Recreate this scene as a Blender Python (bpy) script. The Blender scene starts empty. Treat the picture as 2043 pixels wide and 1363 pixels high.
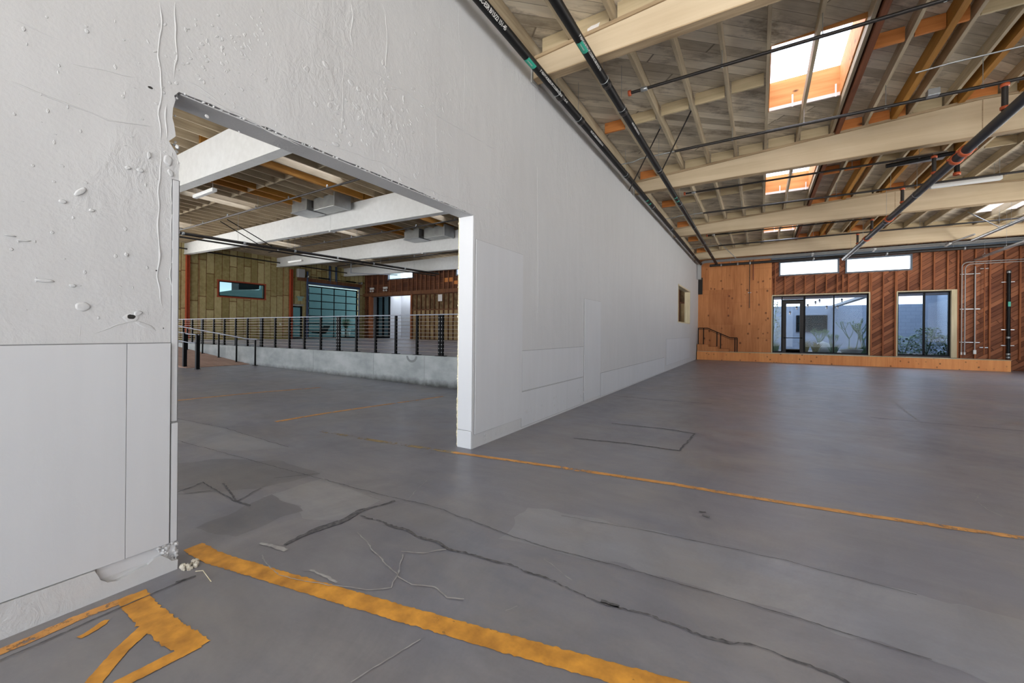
import bpy, bmesh, math, random
from mathutils import Vector, Matrix, noise
random.seed(7)
SC = bpy.context.scene
def nth(k): return '%d%s' % (k, 'th' if 10 < k % 100 < 14 else {1: 'st', 2: 'nd', 3: 'rd'}.get(k % 10, 'th'))
COL = SC.collection

# ---------------------------------------------------------------- camera
W, H = 2043, 1363
FPX, PPX, PPY = 810.0, 1021.5, 662.0
ROLL, YAW, EYE = math.radians(.53), math.radians(31.35), 1.3
cF = Vector((-math.sin(YAW), math.cos(YAW), 0)); cR = Vector((math.cos(YAW), math.sin(YAW), 0)); cU = Vector((0, 0, 1))
cc, cs = math.cos(ROLL), math.sin(ROLL)
iR = cR * cc + cU * cs
iU = -cR * cs + cU * cc
cd = bpy.data.cameras.new('camera'); cam = bpy.data.objects.new('camera', cd); COL.objects.link(cam)
cd.sensor_width = 36; cd.lens = FPX / W * 36; cd.clip_start = .05; cd.clip_end = 200
cd.shift_y = (PPY - H / 2) / W
m = Matrix.Identity(4)
for i in range(3):
    m[i][0] = iR[i]; m[i][1] = iU[i]; m[i][2] = -cF[i]
m[2][3] = EYE
cam.matrix_world = m
SC.camera = cam
EYEV = Vector((0, 0, EYE))

def on_plane(px, py, ax, v):
    """survey helper: the point of the plane axis=v seen at a pixel of the photograph"""
    a = (px - PPX) / FPX; b = (PPY - py) / FPX
    d = cF + iR * a + iU * b
    i = 'XYZ'.index(ax)
    return EYEV + d * ((v - EYEV[i]) / d[i])
def fp(px, py): return on_plane(px, py, 'Z', 0)
def wp(px, py): return on_plane(px, py, 'X', WX)
WX = -2.7

# ---------------------------------------------------------------- light
SC.view_settings.view_transform = 'Standard'
SC.view_settings.look = 'None'
SC.view_settings.exposure = -0.13
SC.view_settings.gamma = 1
SC.view_settings.use_curve_mapping = False
SC.cycles.max_bounces = 10
SC.cycles.diffuse_bounces = 6
SC.cycles.glossy_bounces = 4
SC.cycles.transmission_bounces = 6
SC.cycles.transparent_max_bounces = 12
SC.cycles.use_denoising = True
SC.cycles.sample_clamp_indirect = 12
SKY = 9.0
wd = bpy.data.worlds.new('daylight'); SC.world = wd; wd.use_nodes = True
bg = wd.node_tree.nodes['Background']
bg.inputs[1].default_value = SKY
wn_ = wd.node_tree.nodes; wl_ = wd.node_tree.links     # cool sky above the horizon, added brighter lower half to light the ceiling
tc = wn_.new('ShaderNodeTexCoord'); sx = wn_.new('ShaderNodeSeparateXYZ'); wl_.new(tc.outputs['Generated'], sx.inputs[0])
wr = wn_.new('ShaderNodeValToRGB'); wl_.new(sx.outputs[2], wr.inputs[0]); e_ = wr.color_ramp.elements
mp = wn_.new('ShaderNodeMapRange'); mp.inputs['From Min'].default_value = -.1; mp.inputs['From Max'].default_value = .1
wl_.new(sx.outputs[2], mp.inputs['Value']); wl_.new(mp.outputs[0], wr.inputs[0])
e_[0].color = (1.62, 1.58, 1.52, 1); e_[1].color = (.5, .54, .60, 1); 
zr = wn_.new('ShaderNodeMapRange'); zr.inputs['From Min'].default_value = .3; zr.inputs['From Max'].default_value = .9; zr.inputs['To Min'].default_value = 1.0; zr.inputs['To Max'].default_value = 1.7
wl_.new(sx.outputs[2], zr.inputs['Value'])
vm = wn_.new('ShaderNodeVectorMath'); vm.operation = 'SCALE'; wl_.new(wr.outputs[0], vm.inputs[0]); wl_.new(zr.outputs[0], vm.inputs['Scale']); wl_.new(vm.outputs[0], bg.inputs[0])
def portal(name, loc, rot, sx, sy):
    l = bpy.data.lights.new(name, 'AREA'); l.shape = 'RECTANGLE'; l.size = sx; l.size_y = sy
    l.cycles.is_portal = True
    o = bpy.data.objects.new(name, l); COL.objects.link(o); o.location = loc; o.rotation_euler = rot
PI = math.pi

# ---------------------------------------------------------------- helpers
def lin(h):
    if isinstance(h, tuple): return h if len(h) == 4 else (*h, 1)
    r = [int(h[i:i + 2], 16) / 255 for i in (0, 2, 4)]
    return (*[c / 12.92 if c <= .04045 else ((c + .055) / 1.055) ** 2.4 for c in r], 1)
class NT:
    def __init__(s, name, rough=.6, metal=0.0, spec=.5):
        s.m = bpy.data.materials.new(name); s.m.use_nodes = True
        s.t = s.m.node_tree; s.b = s.t.nodes['Principled BSDF']; s.out = s.t.nodes['Material Output']
        s.b.inputs['Roughness'].default_value = rough; s.b.inputs['Metallic'].default_value = metal
        s.b.inputs['Specular IOR Level'].default_value = spec
        s._pos = None
    def n(s, t, **k):
        x = s.t.nodes.new(t)
        for a, v in k.items(): setattr(x, a, v)
        return x
    def L(s, a, b): s.t.links.new(a, b)
    def put(s, inp, v):
        if hasattr(v, 'is_linked') or hasattr(v, 'links'): s.L(v, inp)
        else: inp.default_value = v
    @property
    def pos(s):
        if s._pos is None: s._pos = s.n('ShaderNodeNewGeometry').outputs['Position']
        return s._pos
    def objpos(s): return s.n('ShaderNodeTexCoord').outputs['Object']
    def xyz(s, v=None):
        x = s.n('ShaderNodeSeparateXYZ'); s.L(v or s.pos, x.inputs[0]); return x.outputs
    def comb(s, x=0, y=0, z=0):
        c = s.n('ShaderNodeCombineXYZ')
        for i, v in enumerate((x, y, z)): s.put(c.inputs[i], v)
        return c.outputs[0]
    def mth(s, op, a, b=0.0, c=None):
        x = s.n('ShaderNodeMath', operation=op); s.put(x.inputs[0], a); s.put(x.inputs[1], b)
        if c is not None: s.put(x.inputs[2], c)
        return x.outputs[0]
    def scale(s, v, sc):
        x = s.n('ShaderNodeVectorMath', operation='MULTIPLY'); s.L(v, x.inputs[0]); x.inputs[1].default_value = sc; return x.outputs[0]
    def noise(s, v=None, scale=5, detail=4, rough=.55, dist=0):
        x = s.n('ShaderNodeTexNoise'); s.L(v or s.pos, x.inputs['Vector'])
        x.inputs['Scale'].default_value = scale; x.inputs['Detail'].default_value = detail
        x.inputs['Roughness'].default_value = rough; x.inputs['Distortion'].default_value = dist
        return x.outputs['Fac']
    def wn(s, v):
        x = s.n('ShaderNodeTexWhiteNoise', noise_dimensions='3D'); s.L(v, x.inputs['Vector']); return x.outputs['Value']
    def voro(s, v, scale):
        x = s.n('ShaderNodeTexVoronoi'); s.L(v, x.inputs['Vector']); x.inputs['Scale'].default_value = scale; return x.outputs
    def ramp(s, f, stops):
        x = s.n('ShaderNodeValToRGB'); s.L(f, x.inputs[0]); r = x.color_ramp
        while len(r.elements) < len(stops): r.elements.new(.5)
        for e, (p, c) in zip(r.elements, stops): e.position = p; e.color = lin(c) if not isinstance(c, (int, float)) else (c, c, c, 1)
        return x.outputs[0]
    def mix(s, f, a, b, mode='MIX'):
        x = s.n('ShaderNodeMix', data_type='RGBA', blend_type=mode)
        s.put(x.inputs[0], f); s.put(x.inputs[6], lin(a) if isinstance(a, (str, tuple)) else a); s.put(x.inputs[7], lin(b) if isinstance(b, (str, tuple)) else b)
        return x.outputs[2]
    def col(s, v): s.put(s.b.inputs['Base Color'], lin(v) if isinstance(v, (str, tuple)) else v)
    def bump(s, h, strength=.3, dist=.01):
        x = s.n('ShaderNodeBump'); s.L(h, x.inputs['Height']); x.inputs['Strength'].default_value = strength; x.inputs['Distance'].default_value = dist
        s.L(x.outputs[0], s.b.inputs['Normal'])
def simple(name, c, rough=.5, metal=0.0, var=0.0, sc=6):
    t = NT(name, rough, metal)
    if var:
        n = t.noise(scale=sc)
        d = tuple(x * (1 - var) for x in lin(c)[:3]); e = tuple(min(1, x * (1 + var)) for x in lin(c)[:3])
        t.col(t.ramp(n, [(.3, d), (.7, e)]))
    else: t.col(c)
    return t.m

class MB:
    def __init__(s): s.v = []; s.f = []; s.sm = []
    def add(s, vs, fs, smooth=False):
        o = len(s.v); s.v += [tuple(v) for v in vs]; s.f += [tuple(i + o for i in f) for f in fs]; s.sm += [smooth] * len(fs); return s
    def box(s, x0, x1, y0, y1, z0, z1):
        vs = [(x, y, z) for x in (x0, x1) for y in (y0, y1) for z in (z0, z1)]
        return s.add(vs, [(0, 1, 3, 2), (4, 6, 7, 5), (0, 4, 5, 1), (2, 3, 7, 6), (0, 2, 6, 4), (1, 5, 7, 3)])
    def hexa(s, b, t):   # bottom 4 pts, top 4 pts (same order)
        return s.add(list(b) + list(t), [(3, 2, 1, 0), (4, 5, 6, 7), (0, 1, 5, 4), (1, 2, 6, 5), (2, 3, 7, 6), (3, 0, 4, 7)])
    def bar(s, a, b, w, h, up=(0, 0, 1)):
        a = Vector(a); b = Vector(b); d = (b - a).normalized(); u = Vector(up)
        if abs(d.dot(u)) > .98: u = Vector((0, 1, 0))
        r = d.cross(u).normalized() * w / 2; u = r.cross(d).normalized() * h / 2
        return s.hexa([a - r - u, a + r - u, b + r - u, b - r - u], [a - r + u, a + r + u, b + r + u, b - r + u])
    def tube(s, pts, r, n=10, cap=True):
        pts = [Vector(p) for p in pts]; rs = r if isinstance(r, (list, tuple)) else [r] * len(pts)
        rings = []; prev = None
        for i, p in enumerate(pts):
            if i == 0: d = pts[1] - p
            elif i == len(pts) - 1: d = p - pts[i - 1]
            else: d = (pts[i + 1] - p).normalized() + (p - pts[i - 1]).normalized()
            d.normalize()
            u = prev or (Vector((0, 0, 1)) if abs(d.z) < .9 else Vector((1, 0, 0)))
            a = d.cross(u).normalized(); b = a.cross(d).normalized(); prev = b
            rings.append([p + (a * math.cos(2 * PI * k / n) + b * math.sin(2 * PI * k / n)) * rs[i] for k in range(n)])
        vs = [v for rg in rings for v in rg]; fs = []
        for i in range(len(pts) - 1):
            for k in range(n):
                k2 = (k + 1) % n; fs.append((i * n + k, i * n + k2, (i + 1) * n + k2, (i + 1) * n + k))
        s.add(vs, fs, True)
        if cap:
            s.add(rings[0], [tuple(range(n))[::-1]]); s.add(rings[-1], [tuple(range(n))])
        return s
    def lathe(s, prof, c, n=20, ax='z'):
        vs = []; fs = []
        for r, z in prof:
            for k in range(n):
                a = 2 * PI * k / n; p = (r * math.cos(a), r * math.sin(a), z)
                if ax == 'y': p = (p[0], p[2], p[1])
                if ax == 'x': p = (p[2], p[0], p[1])
                vs.append((c[0] + p[0], c[1] + p[1], c[2] + p[2]))
        for i in range(len(prof) - 1):
            for k in range(n):
                k2 = (k + 1) % n; fs.append((i * n + k, i * n + k2, (i + 1) * n + k2, (i + 1) * n + k))
        return s.add(vs, fs, True)
    def prism(s, poly, ax, a, b):    # 2d polygon in the two other axes, extruded along ax
        def P(u, v, w):
            return {'X': (w, u, v), 'Y': (u, w, v), 'Z': (u, v, w)}[ax]
        n = len(poly); vs = [P(u, v, a) for u, v in poly] + [P(u, v, b) for u, v in poly]
        return s.add(vs, [tuple(range(n)), tuple(range(2 * n - 1, n - 1, -1))] + [(i, i + n, (i + 1) % n + n, (i + 1) % n) for i in range(n)])
    def build(s, name, mat, parent=None, fix=True, bevel=0):
        me = bpy.data.meshes.new(name); me.from_pydata(s.v, [], s.f); me.polygons.foreach_set('use_smooth', s.sm)
        me.materials.append(mat)
        if fix:
            bm = bmesh.new(); bm.from_mesh(me); bmesh.ops.recalc_face_normals(bm, faces=bm.faces); bm.to_mesh(me); bm.free()
        o = bpy.data.objects.new(name, me); COL.objects.link(o)
        if parent: o.parent = parent
        if bevel:
            bv = o.modifiers.new('bevel', 'BEVEL'); bv.width = bevel; bv.segments = 2; bv.limit_method = 'ANGLE'
        return o
def tag(o, label=None, cat=None, group=None, kind=None):
    if label: o['label'] = label
    if cat: o['category'] = cat
    if group: o['group'] = group
    if kind: o['kind'] = kind
    return o
def struct(o, label=None): return tag(o, label, None, None, 'structure')
def empty(name, loc, label=None, cat=None, group=None):
    o = bpy.data.objects.new(name, None); COL.objects.link(o); o.location = loc; o.empty_display_size = .1
    return tag(o, label, cat, group)
def adopt(root, *objs):     # parts were modelled in world space: hang them on the root without moving them
    for o in objs:
        o.parent = root; o.matrix_parent_inverse = Matrix.Translation(root.location).inverted()
def copy_of(o, loc, label=None, name=None):
    c = o.copy(); COL.objects.link(c); c.location = loc
    if label: c['label'] = label
    return c
def copy_tree(root, loc, label=None):
    r = copy_of(root, loc, label)
    for ch in root.children:
        c = ch.copy(); COL.objects.link(c); c.parent = r
        for g in ch.children:
            d = g.copy(); COL.objects.link(d); d.parent = c
    return r

# ---------------------------------------------------------------- materials
M = {}
def wallpaint(name, c, bumpy=1.0):
    t = NT(name, .62, spec=.3)
    big = t.noise(t.scale(t.pos, (1, .5, .5)), 1.1, 3)
    drip = t.noise(t.scale(t.pos, (1, 2.5, .25)), 3.0, 5)
    f = t.mth('ADD', t.mth('MULTIPLY', big, .5), t.mth('MULTIPLY', drip, .5))
    d = tuple(x * .94 for x in lin(c)[:3])
    t.col(t.ramp(f, [(.35, d), (.6, c)]))
    mask = t.ramp(t.noise(scale=.9, detail=3), [(.45, 0.0), (.62, 1.0)])
    h1 = t.noise(t.scale(t.pos, (1, 1, .55)), 16, 6, .62, .6)
    h2 = t.noise(scale=55, detail=3)
    h = t.mth('ADD', t.mth('MULTIPLY', h1, mask), t.mth('MULTIPLY', h2, .12))
    h = t.mth('ADD', h, t.mth('MULTIPLY', t.noise(scale=2.2, detail=2), .8))
    t.bump(h, .55 * bumpy, .02)
    return t.m
M['white'] = wallpaint('white_plaster_paint', 'bfc0c1')
M['panel'] = wallpaint('white_board_paint', 'c3c5c8', .12)
M['whitebeam'] = simple('white_beam_paint', 'c8caca', .6, var=.05)
t = NT('bare_plaster', .9); t.col(t.ramp(t.noise(scale=30), [(.35, 'a39a86'), (.65, 'd8d2c4')])); t.bump(t.noise(scale=60, detail=5), .8, .01); M['bare'] = t.m
t = NT('foam_filler', .9); t.col(t.ramp(t.noise(scale=25), [(.3, 'cfc49a'), (.7, 'e6e0cc')])); t.bump(t.noise(scale=50), .7, .01); M['foam'] = t.m
M['jointgrey'] = simple('grey_board_joint', '77787a', .9)  # grey of the joint lines around the wall boards
M['hole'] = simple('dark_void', '2a2826', .95)

def concrete(name, stops, rough=(.29, .44), tint=None):
    t = NT(name, .45, spec=.6)
    n1 = t.noise(scale=.45, detail=6, rough=.6, dist=.5); n2 = t.noise(scale=3.2, detail=6, rough=.65); n3 = t.noise(scale=60, detail=3)
    strk = t.noise(t.scale(t.pos, (.7, 2.2, 1)), 4, 5, .6, .4)
    f = t.mth('ADD', t.mth('MULTIPLY', n1, .45), t.mth('ADD', t.mth('MULTIPLY', n2, .25), t.mth('MULTIPLY', strk, .22)))
    f = t.mth('ADD', f, t.mth('MULTIPLY', n3, .08))
    c = t.ramp(f, stops)
    warm = t.ramp(t.noise(scale=.8, detail=2), [(.4, (.93, .96, 1.04)), (.62, (1.0, .98, .96))])
    c = t.mix(1.0, c, warm, 'MULTIPLY')
    dust = t.ramp(t.noise(t.scale(t.pos, (1, 1.7, 1)), .9, 7, .7, .4), [(.48, 0.0), (.72, .55)])
    c = t.mix(dust, c, '8f8880')
    damp = t.ramp(t.noise(t.scale(t.pos, (1.3, .8, 1)), .6, 7, .72, .6), [(.5, 0.0), (.75, .6)])
    c = t.mix(damp, c, '5b5a60')
    t.col(c)
    t.L(t.ramp(n2, [(.3, rough[0]), (.7, rough[1])]), t.b.inputs['Roughness'])
    t.bump(t.noise(scale=1.6, detail=2), .06, .02)
    return t.m
M['floor'] = concrete('slab_concrete', [(.36, '706e71'), (.5, '7e7c7f'), (.64, '8e8c8c')])
M['floorlight'] = concrete('patched_concrete', [(.36, '7f7e7f'), (.5, '8b8a8b'), (.64, '999897')])
M['floordark'] = concrete('stained_concrete', [(.36, '636163'), (.5, '6e6c6e'), (.64, '7a7879')])
M['dock'] = None
t = NT('cast_concrete', .8)
x = t.xyz()
base = t.ramp(t.noise(t.scale(t.pos, (1, 1, 1.6)), 1.6, 6), [(.35, '949a9a'), (.65, 'b2b7b7')])
low = t.mth('ADD', x[2], t.mth('MULTIPLY', t.noise(scale=5, detail=5), .22))
t.col(t.mix(t.ramp(low, [(.0, 1.0), (.2, 0.0)]), base, '4b4c4a'))
t.bump(t.noise(scale=20), .15, .01); M['dock'] = t.m
t = NT('crack_dirt', .95); t.col(t.ramp(t.noise(scale=30), [(.4, '484748'), (.6, '676566')])); M['crack'] = t.m
t = NT('chalky_scratch', .8); t.col(t.ramp(t.noise(scale=12), [(.35, '8e8b8a'), (.6, 'a8a6a3')])); M['chalk'] = t.m

def paintline(name, c1, c2, wear=.5):
    t = NT(name, .6)
    t.col(t.ramp(t.noise(scale=9, detail=6), [(.3, c1), (.65, c2)]))
    tr = t.n('ShaderNodeBsdfTransparent'); mx = t.n('ShaderNodeMixShader')
    nn = t.mth('ADD', t.mth('MULTIPLY', t.noise(scale=22, detail=8, rough=.75), .6), t.mth('MULTIPLY', t.noise(scale=3, detail=2), .4))
    t.L(t.ramp(nn, [(wear - .03, 0.0), (wear + .02, 1.0)]), mx.inputs[0])
    t.L(tr.outputs[0], mx.inputs[1]); t.L(t.b.outputs[0], mx.inputs[2]); t.L(mx.outputs[0], t.out.inputs[0])
    return t.m
M['yellow'] = paintline('marking_paint_fresh', 'a87227', 'e2a03a', .36)
M['yellow2'] = paintline('marking_paint_worn', 'ad7a42', 'd99c50', .44)
M['yellow3'] = paintline('marking_paint_faded', '8d7a55', 'a68e60', .50)

def wood(name, a, b, axis='Y', scale=9, rough=.7, knots=0.0):
    t = NT(name, rough, spec=.3)
    sc = {'X': (.06, 1, 1), 'Y': (1, .06, 1), 'Z': (1, 1, .06)}[axis]
    g = t.noise(t.scale(t.pos, sc), scale * 3, 6, .6, .3); w = t.noise(scale=.9, detail=3)
    f = t.mth('ADD', t.mth('MULTIPLY', g, .65), t.mth('MULTIPLY', w, .35))
    c = t.ramp(f, [(.36, a), (.62, b)])
    if knots:
        k = t.voro(t.scale(t.pos, {'X': (.5, 1, 1), 'Y': (1, .5, 1), 'Z': (1, 1, .5)}[axis]), knots)['Distance']
        c = t.mix(t.ramp(k, [(.05, 1.0), (.13, 0.0)]), c, '4d2a12')
    t.col(c); t.bump(g, .15, .005)
    return t.m
M['cream'] = wood('cream_painted_timber', 'bba88b', 'cebda1', 'X', 2)
M['creamdark'] = wood('darker_timber_edge', '8a755a', 'b8a283', 'X', 8)  # darker tone for nailer plates, ridge joints and beam undersides
M['joist'] = wood('weathered_joist', '9a8b73', 'bdae93', 'Y', 6)
M['joistdark'] = wood('weathered_joist_dark', '998a73', 'b8a98f', 'Y', 6)
M['blockc'] = wood('cream_blocking', 'a8987a', 'c4b392', 'X', 4)
M['fir'] = wood('new_fir', 'b06a34', 'd08a4c', 'X', 5, knots=3)
M['ochre'] = wood('ochre_laminated', '8c5f24', 'b17d36', 'Y', 6)
M['redsteel'] = wood('red_stained_timber', '653a26', '8a5539', 'Y', 5)
M['trimwood'] = wood('pale_window_casing', 'b3a688', 'cdc1a2', 'Z', 5)
M['curb'] = wood('curb_plywood', 'b97a42', 'd2955a', 'X', 4, knots=4)
M['curbwhite'] = simple('white_curb', 'd9cdc6', .7, var=.05)

def plywood(name, a, b, kn=2.6):
    t = NT(name, .6, spec=.35); x = t.xyz()
    g = t.noise(t.scale(t.pos, (1, 1, .07)), 16, 6, .6, .5); w = t.noise(t.scale(t.pos, (2, 1, .35)), .9, 3)
    sheet = t.wn(t.comb(t.mth('FLOOR', t.mth('DIVIDE', x[0], 1.1)), 0, t.mth('FLOOR', t.mth('DIVIDE', x[2], 1.75))))
    f = t.mth('ADD', t.mth('MULTIPLY', g, .4), t.mth('ADD', t.mth('MULTIPLY', w, .42), t.mth('MULTIPLY', sheet, .18)))
    c = t.ramp(f, [(.33, a), (.66, b)])
    warp = t.noise(scale=3, detail=2)
    k = t.voro(t.comb(x[0], t.mth('MULTIPLY', warp, .3), t.mth('MULTIPLY', x[2], .8)), kn)['Distance']
    c = t.mix(t.mth('MULTIPLY', t.ramp(k, [(.08, 1.0), (.2, 0.0)]), .8), c, '4a240e')
    t.col(c)
    return t.m
M['ply'] = plywood('orange_plywood', '9a5c30', 'cf8c56', 3.4)
M['plyledge'] = plywood('bright_plywood', 'cf8046', 'eea564', 5)

def planks(name, a, b, u, v, width, gap, gapcol, seamlen=2.4, streak=14, rough=.75, blotch=None, nails=False):
    """u,v: functions taking (t, xyz) giving plank-length and plank-width coordinates"""
    t = NT(name, rough, spec=.25); x = t.xyz(); U = u(t, x); V = v(t, x)
    q = t.mth('DIVIDE', V, width); row = t.mth('FLOOR', q); fr = t.mth('FRACT', q)
    off = t.mth('MULTIPLY', t.wn(t.comb(row, 3.1, 0)), seamlen)
    s = t.mth('DIVIDE', t.mth('ADD', U, off), seamlen); cell = t.mth('FLOOR', s); sf = t.mth('FRACT', s)
    rnd = t.wn(t.comb(row, cell, 1.7))
    g = t.noise(t.comb(t.mth('MULTIPLY', U, .09), V, t.mth('MULTIPLY', rnd, 9)), streak, 7, .68, .5)
    w = t.noise(scale=1.3, detail=4)
    f = t.mth('ADD', t.mth('MULTIPLY', g, .5), t.mth('ADD', t.mth('MULTIPLY', rnd, .28), t.mth('MULTIPLY', w, .22)))
    c = t.ramp(f, [(.3, a), (.68, b)])
    if blotch:
        c = t.mix(t.ramp(t.noise(t.comb(t.mth('MULTIPLY', U, .4), V, 0), 2.3, 5, .7), [(.52, 0.0), (.68, 1.0)]), c, blotch)
    line = t.ramp(t.mth('MINIMUM', fr, t.mth('SUBTRACT', 1.0, fr)), [(0, 0.0), (gap, 1.0)])
    line2 = t.ramp(t.mth('MINIMUM', sf, t.mth('SUBTRACT', 1.0, sf)), [(0, 0.0), (.004, 1.0)])
    ln = t.mth('MULTIPLY', line, line2)
    t.col(t.mix(ln, gapcol, c)); t.bump(t.mth('ADD', ln, t.mth('MULTIPLY', g, .15)), .4, .008)
    return t.m
R2 = .7071
M['deck'] = planks('weathered_deck', 'b0a591', 'eee4d0', lambda t, x: t.mth('MULTIPLY', t.mth('ADD', x[0], x[1]), R2),
                   lambda t, x: t.mth('MULTIPLY', t.mth('SUBTRACT', x[0], x[1]), R2), .17, .028, '7a7062', seamlen=5.0, blotch='8f8474')
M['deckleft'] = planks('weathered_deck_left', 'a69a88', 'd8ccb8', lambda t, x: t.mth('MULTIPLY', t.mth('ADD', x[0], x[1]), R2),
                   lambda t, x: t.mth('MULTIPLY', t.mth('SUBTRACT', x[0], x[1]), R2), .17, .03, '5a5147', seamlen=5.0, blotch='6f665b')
sd = math.radians(36)
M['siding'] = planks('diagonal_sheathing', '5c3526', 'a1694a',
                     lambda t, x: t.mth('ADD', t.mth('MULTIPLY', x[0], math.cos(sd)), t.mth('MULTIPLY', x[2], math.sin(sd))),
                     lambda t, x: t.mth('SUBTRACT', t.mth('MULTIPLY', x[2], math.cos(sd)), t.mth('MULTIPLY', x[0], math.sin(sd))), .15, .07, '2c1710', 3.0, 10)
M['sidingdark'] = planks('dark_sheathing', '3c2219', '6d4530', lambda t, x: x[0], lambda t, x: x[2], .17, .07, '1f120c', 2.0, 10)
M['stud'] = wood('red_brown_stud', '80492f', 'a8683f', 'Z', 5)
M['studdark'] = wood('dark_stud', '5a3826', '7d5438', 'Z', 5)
t = NT('insulation_batt', .95, spec=.1); x = t.xyz()
q = t.mth('DIVIDE', x[1], .42); row = t.mth('FLOOR', q); fr = t.mth('FRACT', q)
s_ = t.mth('DIVIDE', t.mth('ADD', x[2], t.mth('MULTIPLY', t.wn(t.comb(row, 2.2, 0)), 2.2)), 2.2)
cell = t.mth('FLOOR', s_); sf = t.mth('FRACT', s_)
wob = t.mth('MULTIPLY', t.noise(scale=3), .06)
ln = t.mth('MULTIPLY', t.ramp(t.mth('MINIMUM', t.mth('ADD', fr, wob), t.mth('SUBTRACT', 1.06, fr)), [(.05, 0.0), (.11, 1.0)]),
           t.ramp(t.mth('MINIMUM', sf, t.mth('SUBTRACT', 1.0, sf)), [(0.0, 0.0), (.018, 1.0)]))
c = t.ramp(t.mth('ADD', t.mth('MULTIPLY', t.noise(scale=6, detail=6), .6), t.mth('MULTIPLY', t.wn(t.comb(row, cell, .3)), .4)), [(.3, '94885a'), (.7, 'bdb184')])
t.col(t.mix(ln, '6e4a30', c)); t.bump(t.mth('ADD', ln, t.noise(scale=14)), .5, .02); M['batt'] = t.m
t = NT('kraft_lath', .9, spec=.1); x = t.xyz()
c = t.ramp(t.noise(t.scale(t.pos, (1, 1, .4)), 3, 5), [(.35, '8a7252'), (.65, 'b49c74')]); t.col(c); M['kraft'] = t.m

M['black'] = NT('black_powder_coat', .6, spec=.15).m; M['black'].node_tree.nodes['Principled BSDF'].inputs[0].default_value = lin('0d0e10')
M['frameblk'] = NT('black_window_frame', .55, spec=.15).m; M['frameblk'].node_tree.nodes['Principled BSDF'].inputs[0].default_value = lin('101113')
M['greyframe'] = simple('blue_grey_frame', '596673', .45)
M['abs'] = NT('black_plastic_pipe', .5, spec=.25).m; M['abs'].node_tree.nodes['Principled BSDF'].inputs[0].default_value = lin('131314')
M['steel'] = simple('dark_steel_pipe', '2b2725', .5, .2, var=.15)
M['greysteel'] = simple('blue_grey_pipe', '36393e', .5, .2)
M['galv'] = simple('galvanised', 'a9adb0', .35, .75, var=.12, sc=4)
M['conduit'] = simple('grey_conduit', '9fa0a0', .45, .4)
M['duct'] = simple('galvanised_duct', '9a9d9c', .38, .6, var=.15, sc=3)
M['orange'] = simple('orange_coupling', 'b4532c', .5)
M['rust'] = simple('orange_primer_steel', 'a3452a', .6, var=.12)
M['green'] = simple('green_tape', '2fa58c', .5)
M['lightwhite'] = simple('white_fixture', 'dcdedd', .4)
M['ink'] = simple('white_pipe_print', 'cfcfcd', .6)
M['paper'] = simple('torn_white_paper', 'dedbd8', .8)
M['ramp'] = wood('ramp_plywood', '8f7160', 'aa8a76', 'X', 4)
M['red'] = simple('red_pipe', '6a2420', .5)
M['block'] = None
t = NT('painted_block', .8); x = t.xyz()
bk = t.n('ShaderNodeTexBrick'); t.L(t.comb(t.mth('ADD', x[0], x[1]), x[2], 0), bk.inputs['Vector']); bk.inputs['Scale'].default_value = 1
bk.inputs['Brick Width'].default_value = .4; bk.inputs['Row Height'].default_value = .2; bk.inputs['Mortar Size'].default_value = .008
bk.inputs['Color1'].default_value = lin('8795a8'); bk.inputs['Color2'].default_value = lin('909eb0'); bk.inputs['Mortar'].default_value = lin('77859a')
t.L(bk.outputs[0], t.b.inputs['Base Color']); M['block'] = t.m
M['leaf'] = simple('leaf_green', '4d6b4a', .5, var=.35, sc=8)
M['leafdry'] = simple('grass_dry', '7d7a4e', .7, var=.35, sc=8)
M['stem'] = simple('succulent_stem', '5d7360', .6, var=.2)
M['soil'] = simple('gravel_soil', '77706a', .9, var=.2)
M['bowl'] = simple('stone_bowl', '8d9292', .8, var=.1)
M['turq'] = simple('garden_edging', '7fb3a6', .6)
def glass(name, tint, rough=0.0):
    t = NT(name); g = t.n('ShaderNodeBsdfGlossy'); g.inputs['Roughness'].default_value = rough; g.inputs[0].default_value = (1, 1, 1, 1)
    tr = t.n('ShaderNodeBsdfTransparent'); tr.inputs[0].default_value = (*tint, 1); mx = t.n('ShaderNodeMixShader')
    fr = t.n('ShaderNodeFresnel'); fr.inputs[0].default_value = 1.16
    t.L(fr.outputs[0], mx.inputs[0]); t.L(tr.outputs[0], mx.inputs[1]); t.L(g.outputs[0], mx.inputs[2]); t.L(mx.outputs[0], t.out.inputs[0])
    return t.m
M['glass'] = glass('tinted_glass', (.56, .62, .68))
M['glassclear'] = glass('clerestory_glass', (.88, .9, .92))
M['glassdark'] = glass('teal_glass', (.34, .42, .43))
t = NT('skylight_acrylic')
tl = t.n('ShaderNodeBsdfTranslucent'); tr = t.n('ShaderNodeBsdfTransparent'); mx = t.n('ShaderNodeMixShader'); x = t.xyz()
st = t.ramp(t.noise(t.scale(t.pos, (8, .5, 1)), 5, 4), [(.3, (.86, .88, .93)), (.7, (.95, .96, .98))])
t.L(st, tl.inputs[0]); t.L(st, tr.inputs[0]); mx.inputs[0].default_value = .85
t.L(tl.outputs[0], mx.inputs[1]); t.L(tr.outputs[0], mx.inputs[2]); t.L(mx.outputs[0], t.out.inputs[0]); M['acrylic'] = t.m
M['doorframe'] = simple('dark_bronze_frame', '211e1d', .6)
M['raised'] = concrete('raised_floor_concrete', [(.36, '8f8d92'), (.5, '9b999e'), (.64, 'a8a6aa')])
M['stained'] = simple('concrete_stain', '7e8282', .9)
M['railsteel'] = simple('steel_rail', '878d99', .55, .2)
M['cable'] = simple('steel_cable', '9a938c', .4, .6)
M['mint'] = simple('pale_green_plastic', '8fb0a4', .5)
M['lightgrey'] = simple('light_grey_enamel', 'a6a8a8', .5)
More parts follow.
